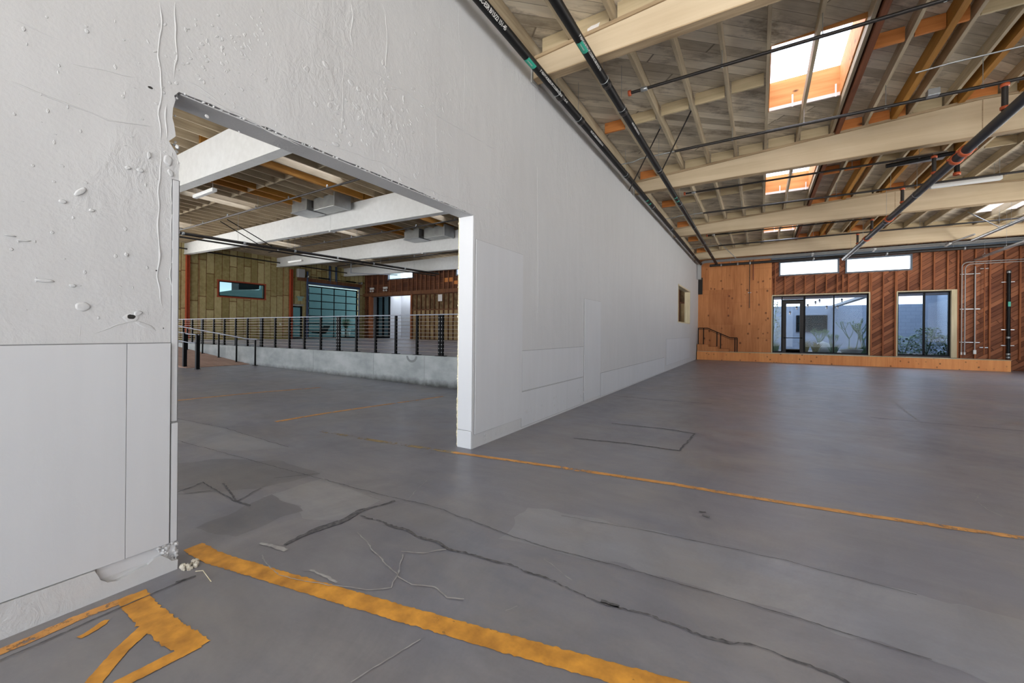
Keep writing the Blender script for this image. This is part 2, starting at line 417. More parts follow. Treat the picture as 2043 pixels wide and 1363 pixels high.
M['bluesteel'] = simple('blue_primer_steel', '3a4f72', .5)
M['yellowpaint'] = simple('yellow_floor_paint', '9a9443', .6)
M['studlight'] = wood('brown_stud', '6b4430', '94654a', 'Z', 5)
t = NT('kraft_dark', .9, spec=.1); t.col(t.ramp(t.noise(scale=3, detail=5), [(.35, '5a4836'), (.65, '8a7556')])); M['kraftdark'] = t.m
M['canopy'] = simple('grey_canopy_paint', '83888f', .6)
M['teal'] = simple('teal_grey_wall', '64797b', .8, var=.06)

# ================================================================ THE BUILDING SHELL
X0, XL, XR = -2.9, -28.6, 9.24          # dividing wall back face, far left wall, right wall
YB, YF = -5.7, 22.9                     # wall behind, far wall
YE = [-.41, 4.9, 10.22, 15.53, 20.84]   # beams
XRID = 3.27
def rt(x): return 5.03 + .0622 * (x + 2.7) if x < XRID else 5.03 + .0622 * (2 * XRID + 2.7 - x)     # top of right-hall beams
def rd(x): return rt(x) + .25                                                                      # underside of the deck
def lt(x): return 6.27                                                                              # top of left-hall beams
LD = 6.53
PF = .66                                # raised floor level
YP = 7.8                                # edge of the raised floor

# ---- floor
def fz(x, y):
    if x > -3.0: return 0.0
    a = max(0, min(1, (y - 3.0) / 4.8)); a = a * a * (3 - 2 * a)
    b = max(0, min(1, (x + 16) / 10)); c = max(0, min(1, (-3.0 - x) / 2.6))
    return -.135 * a * b * c
mb = MB(); xs = [XL - .3 + i * .5 for i in range(int((XR + .3 - XL + .3) / .5) + 2)]; ys = [YB - 1 + j * .5 for j in range(int((YF - YB + 1.4) / .5) + 2)]
vs = [(x, y, fz(x, y)) for y in ys for x in xs]; nx = len(xs)
mb.add(vs, [(j * nx + i, j * nx + i + 1, (j + 1) * nx + i + 1, (j + 1) * nx + i) for j in range(len(ys) - 1) for i in range(nx - 1)], True)
floor = struct(mb.build('floor', M['floor'], fix=False), 'grey worn concrete slab floor with cracks and painted lines')

def ragged(pts, w, jit=.006, step=.03, z=.0022, wf=None):
    """ribbon on the floor along pts (world) with a worn ragged outline"""
    P = []
    pts = [Vector((p[0], p[1], 0)) for p in pts]
    for a, b in zip(pts[:-1], pts[1:]):
        n = max(1, int((b - a).length / step))
        P += [a.lerp(b, k / n) for k in range(n)]
    P.append(pts[-1]); vs = []
    for i, p in enumerate(P):
        d = (P[min(i + 1, len(P) - 1)] - P[max(i - 1, 0)]).normalized(); nrm = Vector((-d.y, d.x, 0))
        ww = w * (wf(i / (len(P) - 1)) if wf else 1)
        for sgn in (-1, 1):
            j = noise.noise(p * 7 + Vector((0, 0, sgn * 7))) * jit * .45 + noise.noise(p * 40 + Vector((0, 0, sgn * 3))) * jit * .6 + noise.noise(p * 110 + Vector((0, 0, sgn))) * jit * .5
            q = p + nrm * sgn * (ww / 2 + j); vs.append((q.x, q.y, fz(q.x, q.y) + z))
    return vs, [(2 * i, 2 * i + 1, 2 * i + 3, 2 * i + 2) for i in range(len(P) - 1)]
def stripe(name, pxs, w, mat, label=None, parent=floor, **k):
    mb = MB(); mb.add(*ragged([fp(*p) for p in pxs], w, **k)); o = mb.build(name, mat, parent, fix=False)
    if label: o['label'] = label
    return o
stripe('painted_line', [(385, 1091), (430, 1115), (640, 1178), (1040, 1293), (1330, 1373), (1700, 1470)], .1, M['yellow'], 'broad orange-yellow line painted across the floor in front', jit=.012, step=.012)
stripe('painted_line', [(905, 903), (1090, 929), (1340, 966), (1480, 990), (1690, 1023), (2060, 1077)], .062, M['yellow2'], 'narrower worn orange line from the opening jamb to the right', jit=.01, step=.02)
stripe('painted_line', [(905, 903), (740, 878), (640, 861)], .07, M['yellow3'], jit=.012)
stripe('painted_line', [(340, 801), (500, 783), (640, 768)], .09, M['yellow2'], 'thin orange parking line far inside the opening', jit=.012)
stripe('painted_line', [(550, 842), (640, 825), (760, 803), (885, 780)], .08, M['yellow2'], 'thin orange parking line near the opening jamb', jit=.012)
glyph = MB()
for q_, a in enumerate(([(262, 1188), (282, 1212), (303, 1237)], [(296, 1226), (340, 1262), (392, 1296)])): glyph.add(*ragged([fp(*p) for p in a], .105, .014, .008, .0026 + .0004 * q_))
for q_, a in enumerate(([(308, 1238), (240, 1300), (185, 1366), (150, 1420)], [(398, 1286), (320, 1325), (240, 1366), (150, 1430)])): glyph.add(*ragged([fp(*p) for p in a], .06, .005, .01, .0034 + .0004 * q_))
glyph.add(*ragged([fp(214, 1238), fp(190, 1256), fp(158, 1274)], .03, .01, .01, .0026))
g = glyph.build('painted_arrow', M['yellow'], floor, fix=False); g['label'] = 'angular orange-yellow painted floor marking at the wall foot'
stripe('painted_line', [(-60, 1327), (60, 1277), (150, 1236), (268, 1190)], .055, M['yellow2'], 'worn orange paint along the foot of the wall', jit=.008, step=.01)
# paler and darker areas of the slab
def patch(poly, mat, z, jit=.012):
    P = [fp(*p) for p in poly]; Q = []
    for i, a in enumerate(P):
        b = P[(i + 1) % len(P)]; n = max(1, int((b - a).length / .06))
        for k in range(n):
            q = a.lerp(b, k / n); q = q + Vector((noise.noise(q * 6), noise.noise(q * 6 + Vector((9, 1, 2))), 0)) * jit * 2; Q.append((q.x, q.y, fz(q.x, q.y) + z))
    mb = MB(); mb.add(Q, [tuple(range(len(Q)))]); o = mb.build('slab_patch', mat, floor, fix=False); o['label'] = 'patch of different concrete'
    return o
patch([(1060, 1010), (1300, 1060), (1560, 1118), (1840, 1192), (2060, 1240), (2200, 1430), (1850, 1318), (1500, 1205), (1250, 1128), (1000, 1075)], M['floorlight'], .0006, .03)
patch([(340, 833), (450, 855), (575, 893), (490, 900), (420, 896), (340, 880)], M['floorlight'], .0006, .02)
patch([(528, 990), (640, 955), (760, 998), (690, 1040), (600, 1035), (590, 1010)], M['floorlight'], .0006, .02)
patch([(390, 1055), (500, 1005), (545, 985), (600, 1020), (470, 1070)], M['floordark'], .0008, .02)
patch([(345, 925), (450, 915), (560, 920), (640, 945), (520, 975), (400, 985), (345, 975)], M['floordark'], .0007, .03)
ck = MB()
def crack(pxs, w, jit=None, wf=None, mbx=None, wob=.012):
    P = [fp(*p) for p in pxs]; Q = []
    for a, b in zip(P[:-1], P[1:]):
        n = max(1, int((b - a).length / .02)); Q += [a.lerp(b, k / n) for k in range(n)]
    Q.append(P[-1])
    Q = [q + Vector((noise.noise(q * 8) + .5 * noise.noise(q * 31), noise.noise(q * 8 + Vector((5, 5, 0))) + .5 * noise.noise(q * 31 + Vector((5, 5, 0))), 0)) * wob for q in Q]
    (mbx or ck).add(*ragged(Q, w, jit or w * .6, .012, .0044, wf))
crack([(718, 1030), (800, 1055), (905, 1098), (1020, 1130), (1110, 1165), (1205, 1205), (1300, 1232), (1400, 1268), (1540, 1300), (1700, 1363), (1800, 1400)], .011, .012, lambda s: 1.7 if .08 < s < .3 else .8, wob=.02)
crack([(565, 1088), (620, 1062), (680, 1042), (720, 1020), (790, 1000)], .035, .014, lambda s: .4 + 1.2 * math.sin(min(1, s * 1.2) * PI) ** 1.0)
crack([(1200, 1200), (1235, 1212)], .02, .01)
crack([(350, 985), (405, 963), (470, 1002), (520, 975)], .009)
crack([(445, 965), (470, 1000), (500, 1010)], .014, .01)
crack([(350, 988), (420, 980)], .006); crack([(545, 955), (640, 945)], .005)
crack([(350, 835), (450, 855), (575, 893)], .006)
crack([(340, 876), (430, 900), (560, 935), (770, 990), (860, 1010), (1060, 1085), (1300, 1150), (1500, 1207), (1860, 1318)], .005)
crack([(1120, 1030), (1300, 1062), (1560, 1118), (1830, 1188)], .004)
crack([(1145, 875), (1250, 885), (1355, 900), (1386, 866), (1340, 858), (1220, 845)], .02, .006)
crack([(1225, 790), (1330, 800), (1420, 806)], .02, .006); crack([(1735, 833), (1860, 845), (2060, 862)], .015, .006)
crack([(1400, 1028), (1415, 1033)], .03, .014); crack([(1395, 1022), (1410, 1024)], .02, .01)
crack([(0, 1319), (90, 1281), (190, 1236), (290, 1192), (375, 1156)], .007, .004, wob=.003); crack([(-60, 1345), (0, 1319)], .010)
crack([(350, 1165), (375, 1156), (392, 1150)], .016, .008)
ck.build('crack', M['crack'], floor, fix=False)['label'] = 'dark cracks and joints'
ch = MB()
for a, w in (([(714, 1063), (745, 1100), (790, 1148)], .006), ([(804, 1108), (790, 1150)], .006), ([(790, 1150), (822, 1168), (870, 1172), (890, 1195), (925, 1198)], .006),
             ([(520, 1110), (555, 1150), (600, 1160), (670, 1172), (740, 1178), (780, 1175), (790, 1150)], .005), ([(800, 1102), (850, 1105), (890, 1097)], .008),
             ([(620, 1138), (645, 1148), (668, 1165)], .012), ([(520, 1085), (545, 1090), (570, 1100)], .02), ([(700, 1363), (840, 1278)], .005), ([(1085, 1115), (1140, 1160)], .004),
             ([(810, 1000), (850, 960)], .004), ([(1955, 985), (1945, 1000), (1975, 1020), (2000, 1032)], .006), ([(1780, 800), (1830, 838)], .014), ([(1010, 820 + 400), (1030, 1212)], .004),
             ([(528, 990), (640, 957), (770, 1000)], .004)):
    crack(a, w, w * .9, None, ch)
ch.build('scratch', M['chalk'], floor, fix=False)['label'] = 'pale scratches and chalky edges'

# ---- dividing wall (left of the right hall), with the broken opening and the small window hole
def jag(a, b, n, amp, seed):
    r = random.Random(seed); out = []
    for k in range(1, n):
        f = k / n; out.append((a[0] + (b[0] - a[0]) * f + r.uniform(-amp, amp), a[1] + (b[1] - a[1]) * f + r.uniform(-amp, amp)))
    return out
OY0, OY1, OZ = .945, 3.605, 2.585
poly = [(YB, -.1), (OY0 - .02, -.1)]
r1 = random.Random(5)
edge = [(OY0 - .02, 0)]
z = 0.0
while z < OZ - .05:
    z += r1.uniform(.02, .06)
    d = r1.choice([0, .003, .008, .016, .006, .022, .0, .012])
    if z > 2.25: d += .02 + .012 * r1.random()
    if 1.38 < z < 1.5: d += .02
    edge.append((OY0 - d, min(z, OZ - .03)))
poly += edge + [(OY0 - .01, OZ)]
yy = OY0
while yy < OY1 - .1:
    yy += r1.uniform(.03, .09); poly.append((min(yy, OY1 - .05), OZ + r1.uniform(-.004, .01)))
poly += [(OY1, OZ), (OY1, -.1), (16.8, -.1), (16.8, 6.6), (YB, 6.6)]
mb = MB(); mb.prism(poly, 'X', X0, WX)
mb.box(X0, WX, 16.8, 19.85, -.1, 1.74); mb.box(X0, WX, 16.8, 19.85, 3.19, 6.6); mb.box(X0, WX, 19.85, YF, -.1, 6.6)
wl = struct(mb.build('wall_left', M['white']), 'white painted plaster wall with a broken-edged opening')
# raised boards on the wall
def board(y0, y1, z0, z1, th, label=None):
    mb = MB(); mb.box(WX - .002, WX + th, y0, y1, z0, z1); o = mb.build('wall_board', M['panel'], wl, bevel=.0015)
    j = MB(); j.box(WX - .002, WX + th * .35, y0 - .004, y1 + .004, z0 - .004, z1 + .004); j.build('joint', M['jointgrey'], wl)
    if label: o['label'] = label
    return o
board(-3, .728, .152, 1.222, .016, 'white painted board over the lower wall'); board(.7295, .905, .152, 1.222, .015, 'narrow white painted board at the opening')
board(.912, .94, .152, .79, .012); board(.912, .938, .80, 2.1, .004)
board(3.64, 4.68, .152, 2.325, .011, 'tall white board beside the opening jamb')
board(4.69, 6.9, .51, 1.045, .008, 'low white board in the middle of the wall'); board(6.93, 7.8, .06, 1.91, .014, 'white door-shaped board in the wall')
board(7.84, 14.2, .03, .49, .008); board(4.69, 6.88, .03, .495, .004); board(14.5, 19.9, .2, 1.1, .006)
# plaster base with the eroded pocket
basep = [(-3, 0), (OY0 - .005, 0), (OY0 - .003, .05)] + [(OY0 - .03, .055), (.90, .075), (.87, .105), (.84, .10), (.815, .082), (.78, .078), (.74, .068), (.70, .06), (.665, .07), (.64, .095), (.62, .148), (-3, .15)]
mb = MB(); mb.prism(basep, 'X', WX - .001, WX + .022); mb.build('plaster_base', M['white'], wl)
mb = MB(); mb.box(WX - .001, WX + .003, .63, OY0 - .012, .09, .15); mb.build('bare_pocket', M['panel'], wl)
# relief: ridges, drips, cracks and lumps in the thick paint
rd_ = MB()
def ridge(pxs, r, wob=.008, mbx=None, px=True):
    pts = [wp(*p) if px else Vector((WX, p[0], p[1])) for p in pxs]; P = []
    for a, b in zip(pts[:-1], pts[1:]):
        n = max(1, int((b - a).length / .025)); P += [a.lerp(b, k / n) for k in range(n)]
    P.append(pts[-1]); rs = []; Q = []
    for i, p in enumerate(P):
        e = min(1, min(i, len(P) - 1 - i) / 3 + .15)
        nn = noise.noise(p * 14); Q.append(Vector((WX - r * .25, p.y + noise.noise(p * 11 + Vector((4, 0, 0))) * wob, p.z + nn * wob))); rs.append(r * e * (.7 + .7 * abs(noise.noise(p * 25))))
    (mbx or rd_).tube(Q, rs, 6)
def lump(px, py, sy, sz, h=.006, rot=0, ring=False, mbx=None):
    c = wp(px, py); n = 16; vs = []; fs = []
    prof = [(1.0, 0), (.85, .8), (.6, 1.0), (.3, .9 if not ring else .1), (0.02, .95 if not ring else 0)]
    for f, hh in prof:
        for k in range(n):
            a = 2 * PI * k / n; j = 1 + .25 * noise.noise(Vector((math.cos(a) * 1.3 + px, math.sin(a) * 1.3, f + py)))
            u, v = math.cos(a) * sy * f * j, math.sin(a) * sz * f * j
            vs.append((WX + h * hh - .0005, c.y + u * math.cos(rot) - v * math.sin(rot), c.z + u * math.sin(rot) + v * math.cos(rot)))
    for i in range(len(prof) - 1):
        for k in range(n):
            k2 = (k + 1) % n; fs.append((i * n + k, i * n + k2, (i + 1) * n + k2, (i + 1) * n + k))
    (mbx or rd_).add(vs, fs, True)
for a, r in (([(0, 155), (60, 178), (140, 210), (215, 237), (312, 257)], .0045), ([(130, 125), (200, 138), (285, 158)], .003), ([(0, 25), (60, 55), (140, 85)], .0025),
             ([(318, 0), (322, 60), (316, 110), (322, 180), (316, 230), (322, 290)], .008), ([(350, 0), (350, 60), (352, 120), (345, 160)], .006), ([(322, 290), (318, 400), (316, 480), (318, 560), (325, 620)], .005),
             ([(330, 200), (332, 280)], .006), ([(342, 340), (344, 440), (342, 560), (346, 625)], .003), ([(352, 150), (380, 165), (420, 190), (450, 212)], .005),
             ([(555, 0), (610, 42), (680, 95), (735, 137), (780, 165), (840, 205), (870, 230), (930, 265), (990, 300)], .006),
             ([(700, 0), (705, 30), (700, 70), (705, 100)], .006), ([(686, 110), (684, 180), (682, 265)], .004), ([(768, 20), (772, 80), (770, 150)], .005), ([(760, 0), (770, 30)], .004),
             ([(870, 232), (870, 300), (930, 330), (1010, 370)], .003), ([(915, 10), (916, 80), (925, 100)], .004), ([(927, 105), (925, 270), (940, 318)], .003), ([(914, 325), (914, 398)], .003), ([(875, 20), (876, 55), (925, 100)], .003),
             ([(380, 180), (440, 210), (500, 240), (550, 270), (600, 292)], .005), ([(600, 262), (640, 280), (690, 300), (760, 325), (830, 365)], .004), ([(840, 370), (880, 390), (930, 405), (990, 425)], .004), ([(640, 110), (700, 150), (740, 175)], .003),
             ([(180, 672), (230, 648), (270, 640)], .004), ([(200, 660), (250, 655)], .003), ([(160, 640), (158, 684)], .003), ([(1066, 175), (1068, 330)], .003), ([(1130, 320), (1132, 420)], .003),
             ([(1072, 330), (1074, 600), (1070, 640)], .005), ([(1100, 430), (1160, 450), (1200, 462)], .003), ([(1220, 470), (1222, 540)], .003), ([(1300, 505), (1380, 560)], .004), ([(1214, 380), (1214, 470)], .003), ([(1163, 596), (1163, 690)], .006)):
    ridge(a, min(r, .0055), .010)
for a in ((160, 383, .03, .012, .9), (125, 402, .014, .010, 0), (183, 420, .010, .008, 0), (275, 625, .02, .012, .5), (280, 340, .014, .012, 0), (297, 310, .008, .02, 0), (20, 470, .018, .004, 0), (252, 508, .008, .01, 0), (335, 320, .02, .03, 0), (340, 345, .012, .02, .4),
          (650, 130, .03, .02, -.6), (700, 165, .03, .02, -.5), (715, 178, .02, .02, 0), (805, 197, .012, .03, 0), (842, 212, .02, .012, 0), (670, 288, .03, .015, 0), (90, 560, .03, .008, 0), (145, 570, .012, .008, 0), (255, 335, .012, .01, .3), (768, 340, .04, .01, -.5), (800, 360, .03, .012, -.5), (47, 480, .02, .004, .1)):
    lump(a[0], a[1], a[2], a[3], .007, a[4])
r2 = random.Random(3)
for k in range(260):      # crumbs of paint
    px = r2.uniform(20, 1250); py = r2.uniform(20, 640)
    if 350 < px < 950 and py > 190 + (px - 350) * .41: continue
    lump(px, py, r2.uniform(.002, .008), r2.uniform(.002, .012), .003)
for k in range(120):      # rough zone above the opening
    px = r2.gauss(770, 70); py = r2.gauss(230, 55)
    if py > 175 + (px - 350) * .41 or px > 900: continue
    lump(px, py, r2.uniform(.004, .02), r2.uniform(.006, .03), .004, r2.uniform(0, 3))
for k in range(90):
    px = r2.gauss(450, 60); py = r2.gauss(110, 45)
    lump(px, py, r2.uniform(.003, .01), r2.uniform(.004, .014), .003, r2.uniform(0, 3))
for k in range(70):       # crumbled strip low on the wall
    y = r2.uniform(3.7, 9); c = Vector((WX, y, r2.uniform(.03, .3)))
    s = r2.uniform(.004, .02); n0 = len(rd_.v)
    rd_.lathe([(0.001, .004), (s, .003), (s * 1.4, 0)], (WX + .004, c.y, c.z), 7, 'x')
rd_.build('paint_ridge', M['white'], wl)
# crumbling edge of the opening
cr = MB()
def chunk(mbx, c, s, seed):
    r = random.Random(seed); n = 7; vs = []; fs = []
    for i in range(5):
        th = PI * i / 4
        for k in range(n):
            a = 2 * PI * k / n; q = s * r.uniform(.7, 1.2)
            vs.append((c[0] + q * math.sin(th) * math.cos(a), c[1] + q * math.sin(th) * math.sin(a), c[2] + q * math.cos(th)))
    for i in range(4):
        for k in range(n): fs.append((i * n + k, i * n + (k + 1) % n, (i + 1) * n + (k + 1) % n, (i + 1) * n + k))
    mbx.add(vs, fs, False)
for k in range(150):
    z = r2.uniform(0, OZ); chunk(cr, (r2.uniform(X0, WX - .005), OY0 - .014 + r2.uniform(-.004, .004), z), r2.uniform(.004, .014), k)
for k in range(110):
    chunk(cr, (WX - r2.uniform(.0, .02), r2.uniform(OY0, OY1), OZ + .003), r2.uniform(.003, .010), 400 + k)
for k in range(60): chunk(cr, (WX + .004, r2.uniform(.86, .945), r2.uniform(.02, .15)), r2.uniform(.004, .014), 900 + k)
cr.build('crumbled_edge', M['white'], wl)
fo = MB()
for k in range(150):
    z = r2.uniform(0, 2.55) if k < 60 else r2.uniform(0.1, .55); chunk(fo, (X0 - .006, OY1 + r2.uniform(.0, .01), z), r2.uniform(.006, .018), 1200 + k)
fo.box(X0 - .012, X0, OY1 - .004, OY1 + .015, .02, OZ)
fo.build('jamb_filler', M['foam'], wl)['label'] = 'yellowish crumbling filler along the back edge of the jamb'
mb = MB(); mb.box(X0 + .004, WX - .002, OY1 - .012, OY1, .2, OZ - .004); mb.box(X0 + .004, WX - .002, OY1 - .018, OY1, -.0, .195)
mb.build('jamb_board', M['panel'], wl, bevel=.003)
mb = MB(); mb.box(X0 + .004, WX - .01, OY0, OY1, OZ - .008, OZ); mb.build('header_board', M['white'], wl, bevel=.003)
# pits and holes
ho = MB()
for px, py, a, b in ((300, 175, .012, .007), (262, 632, .020, .014), (158, 606, .004, .004), (170, 606, .004, .004), (160, 616, .004, .004), (172, 618, .004, .004), (312, 540, .004, .004), (326, 655, .003, .003), (1061, 130, .02, .05), (352, 420, .006, .004), (350, 465, .006, .004)):
    lump(px, py, a, b, .0035 if a > .015 else .0022, 0, mbx=ho)
ho.build('pit', M['hole'], wl)
lump_ = MB(); lump(165, 612, .026, .022, .006, 0, mbx=lump_); lump(262, 634, .034, .024, .003, .3, mbx=lump_); lump(290, 650, .05, .012, .004, -.5, mbx=lump_); lump(300, 176, .02, .012, .0015, 0, mbx=lump_)
lump_.build('plaster_boss', M['white'], wl)
# casing of the small window hole
mb = MB(); mb.box(X0 - .01, WX + .012, 19.82, 19.9, 1.72, 3.22); mb.box(X0 - .01, WX + .012, 16.78, 19.9, 3.16, 3.22); mb.box(X0 - .01, WX + .012, 16.78, 19.9, 1.72, 1.76); mb.box(X0 - .01, WX + .012, 16.76, 16.82, 1.72, 3.22)
mb.build('casing', M['trimwood'], wl)
# white pilaster strips at the beam ends and the ledger under the deck
mb = MB()
for y in YE: mb.box(WX, WX + .014, y - .03, y + .17, 4.72, 5.05)
mb.build('beam_pocket', M['white'], wl)
mb = MB(); mb.box(WX, WX + .04, YB, YF, 5.0, 5.27); mb.build('ledger', M['joistdark'], wl)
# rubble at the pier foot
rb = MB()
for k in range(26): chunk(rb, (r2.uniform(-2.68, -2.6), r2.uniform(.95, 1.02), .008), r2.uniform(.004, .018), 2000 + k)
tag(rb.build('plaster_rubble', M['bare']), 'crumbled plaster rubble lying at the foot of the white pier', 'rubble', kind='stuff')
mb = MB(); mb.tube([fp(390, 1143) + Vector((0, 0, .008)), fp(405, 1143) + Vector((0, 0, .012)), fp(421, 1162) + Vector((0, 0, .004))], .002, 6)
tag(mb.build('bent_wire', M['foam']), 'short bent wire on the concrete beside the plaster rubble', 'wire')

# ---- far wall of the right hall
def wall_y(name, mat, x0, x1, z0, z1, holes, y0=YF, th=.2):
    xs = sorted({x0, x1, *[h[0] for h in holes], *[h[1] for h in holes]}); zs = sorted({z0, z1, *[h[2] for h in holes], *[h[3] for h in holes]})
    mb = MB()
    for a, b in zip(xs[:-1], xs[1:]):
        if a < x0 or b > x1: continue
        for c, d in zip(zs[:-1], zs[1:]):
            cx, cz = (a + b) / 2, (c + d) / 2
            if any(h[0] < cx < h[1] and h[2] < cz < h[3] for h in holes): continue
            mb.box(a, b, y0, y0 + th, c, d)
    return mb.build(name, mat)
holesR = [(.53, 4.0, .43, 3.1), (4.92, 6.62, .45, 3.1), (.77, 3.0, 4.03, 4.71), (3.21, 5.37, 4.0, 4.67)]
wb = struct(wall_y('wall_back', M['siding'], .48, XR, -.1, 5.9, holesR), 'far wall of dark red diagonal board sheathing')
mb = MB()
x = .62
studs = []
while x < XR:
    segs = [(.42, 5.6)]
    for h in holesR:
        if h[0] - .05 < x < h[1] + .05:
            n = []
            for a, b in segs:
                if h[2] > a: n.append((a, min(b, h[2] - .05)))
                if h[3] < b: n.append((max(a, h[3] + .05), b))
            segs = [s for s in n if s[1] > s[0] + .05]
    for a, b in segs:
        MB().box(x - .022, x + .022, YF - .07, YF, a, b).build('stud', M['stud'], wb)
    x += .385
for a, b in ((.48, .03), (4.0, .04), (4.86, .04), (6.66, .04), (3.1, .05)):
    MB().box(a, a + .05, YF - .075, YF, 3.15 if a == 3.1 else .42, 3.95 if a in (3.1, 4.0, 4.86) else (3.98 if a == .48 else 5.5)).build('stud', M['stud'], wb)
wp_ = MB(); wp_.box(-2.7, .48, YF - .08, YF + .2, -.1, 5.9); wpl = struct(wp_.build('wall_back', M['ply']), 'far wall panelled in knotty orange plywood')
mb = MB()
for xx in (-1.62, -.28): mb.box(xx - .004, xx + .004, YF - .082, YF - .079, .4, 5.1)
for a, b, zz in ((-2.7, -1.62, 3.3), (-1.62, -.28, 2.85), (-.28, .48, 3.45), (-.28, .48, 1.1), (-.28, .48, 4.45)): mb.box(a, b, YF - .082, YF - .079, zz - .004, zz + .004)
mb.build('sheet_joint', M['stud'], wpl)
MB().box(-2.7, -2.5, YF - .14, YF - .08, 3.3, 4.15).build('dark_gap', M['hole'], wpl)['label'] = 'dark notch in the corner of the plywood'

def wall_x(name, mat, x0, y0, y1, z0, z1, holes, th=.25):
    ys_ = sorted({y0, y1, *[h[0] for h in holes], *[h[1] for h in holes]}); zs = sorted({z0, z1, *[h[2] for h in holes], *[h[3] for h in holes]})
    mb = MB()
    for a, b in zip(ys_[:-1], ys_[1:]):
        for c, d in zip(zs[:-1], zs[1:]):
            cy, cz = (a + b) / 2, (c + d) / 2
            if any(h[0] < cy < h[1] and h[2] < cz < h[3] for h in holes): continue
            mb.box(x0 - th, x0, a, b, c, d)
    return mb.build(name, mat)
# ---- the other walls
struct(wall_x('wall_right', M['white'], XR + .2, YB, YF + .2, -.1, 6.0, [(9.0, 13.0, .9, 3.4), (15.0, 20.0, .9, 3.4)], .2), 'white right wall outside the frame')  # unseen wall; its window holes are added to light the far end
struct(MB().box(XL, XR, YB - .2, YB, 4.6, 6.9).box(XL, X0, YB - .2, YB, 3.8, 4.6).box(-22, -15.5, YB - .2, YB, 0, 3.8).box(XL - .2, XL + 1, YB - .2, YB, 0, 4.6).box(-9, -8, YB - .2, YB, 0, 4.6).box(-3.2, -2.4, YB - .2, YB, 0, 4.6).box(-16.5, -15.5, YB - .2, YB, 0, 4.6).box(-23, -22, YB - .2, YB, 0, 4.6).box(8.6, XR + .2, YB - .2, YB, 0, 4.6).box(3, 3.6, YB - .2, YB, 0, 4.6).build('wall_front', M['white']))  # unseen wall; its openings are sized for the light they let in
bk_ = (('daylight_opening', (-5.6, YB - .1, 2.3), (PI / 2, 0, 0)),)
# daylight portals in the unseen openings cut to let light in
for (a, b, h_) in ((-15.5, -9, 3.8), (-8, -3.2, 3.8), (-2.4, 3, 4.6), (3.6, 8.6, 4.6)):
    portal('portal', ((a + b) / 2, YB - .05, h_ / 2), (PI / 2, 0, 0), b - a, h_)
for (a, b) in ((9, 13), (15, 20)):
    portal('portal', (XR + .25, (a + b) / 2, 2.15), (0, PI / 2, 0), 2.5, b - a)
portal('portal', (XL - .3, 1.5, 2.6), (0, -PI / 2, 0), 4.4, 13)

# ---- ceilings (decks with skylight openings)
skyR = []; skyL = []
for k in range(-1, 4):
    y0 = YE[0] + 5.31 * k
    ya, yb = y0 + 2.02, y0 + 4.08
    skyR += [(.10, 1.18, ya, yb), (5.95, 7.05, ya, yb)]
    ya, yb = y0 + 1.65, y0 + 3.95
    skyL += [(-12.62, -11.72, ya, yb), (-18.45, -17.35, ya, yb), (-24.2, -23.0, ya, yb), (-6.5, -5.5, ya, yb)]
skyR = [s for s in skyR if s[2] > YB]; skyL = [s for s in skyL if s[2] > YB]
def deck(name, mat, xs, ys, holes, zf, th=.05):
    xs = sorted(set(xs) | {v for h in holes for v in h[:2]}); ys = sorted(set(ys) | {v for h in holes for v in h[2:]})
    mb = MB()
    for a, b in zip(xs[:-1], xs[1:]):
        for c, d in zip(ys[:-1], ys[1:]):
            cx, cy = (a + b) / 2, (c + d) / 2
            if any(h[0] < cx < h[1] and h[2] < cy < h[3] for h in holes): continue
            mb.hexa([(a, c, zf(a)), (b, c, zf(b)), (b, d, zf(b)), (a, d, zf(a))], [(a, c, zf(a) + th), (b, c, zf(b) + th), (b, d, zf(b) + th), (a, d, zf(a) + th)])
    return mb.build(name, mat)
ce = struct(deck('ceiling', M['deck'], [WX, XRID, XR + .2], [YB - .2, YF + .2], skyR, rd), 'weathered grey diagonal plank roof deck over the right hall')
cl = struct(deck('ceiling', M['deckleft'], [XL - .2, X0], [YB - .2, YF + .2], skyL, lambda x: LD), 'weathered plank roof deck of the left hall')

def skylight(h, z0, z1, inner, label, group):
    x0, x1, y0, y1 = h; zc = max(z0, z1) + .46
    root = empty('skylight', ((x0 + x1) / 2, (y0 + y1) / 2, z0), label, 'skylight', group)
    zl = min(z0, z1) - .0
    for bx in ((x0, x1, y1 - .022, y1 - .002), (x0, x1, y0 + .002, y0 + .022)): adopt(root, MB().box(*bx, zl, zc).build('curb_end', M[inner]))
    for bx in ((x0 + .002, x0 + .02, y0 + .022, y1 - .022), (x1 - .02, x1 - .002, y0 + .022, y1 - .022)): adopt(root, MB().box(*bx, zl, zc).build('curb_side', M[inner]))
    g = MB().box(x0 - .03, x1 + .03, y0 - .03, y1 + .03, zc, zc + .012).build('glazing', M['acrylic'])
    c = MB().box(x0 + .02, x1 - .02, y1 - .06, y1 - .022, min(z0, z1) - .01, min(z0, z1) + .05).build('lower_trim', M['curbwhite'])
    adopt(root, g, c)
    portal('portal', ((x0 + x1) / 2, (y0 + y1) / 2, zc + .03), (0, 0, 0), x1 - x0, y1 - y0)
    return root
bays = {0: 'nearest', 1: 'second', 2: 'third', 3: 'farthest'}
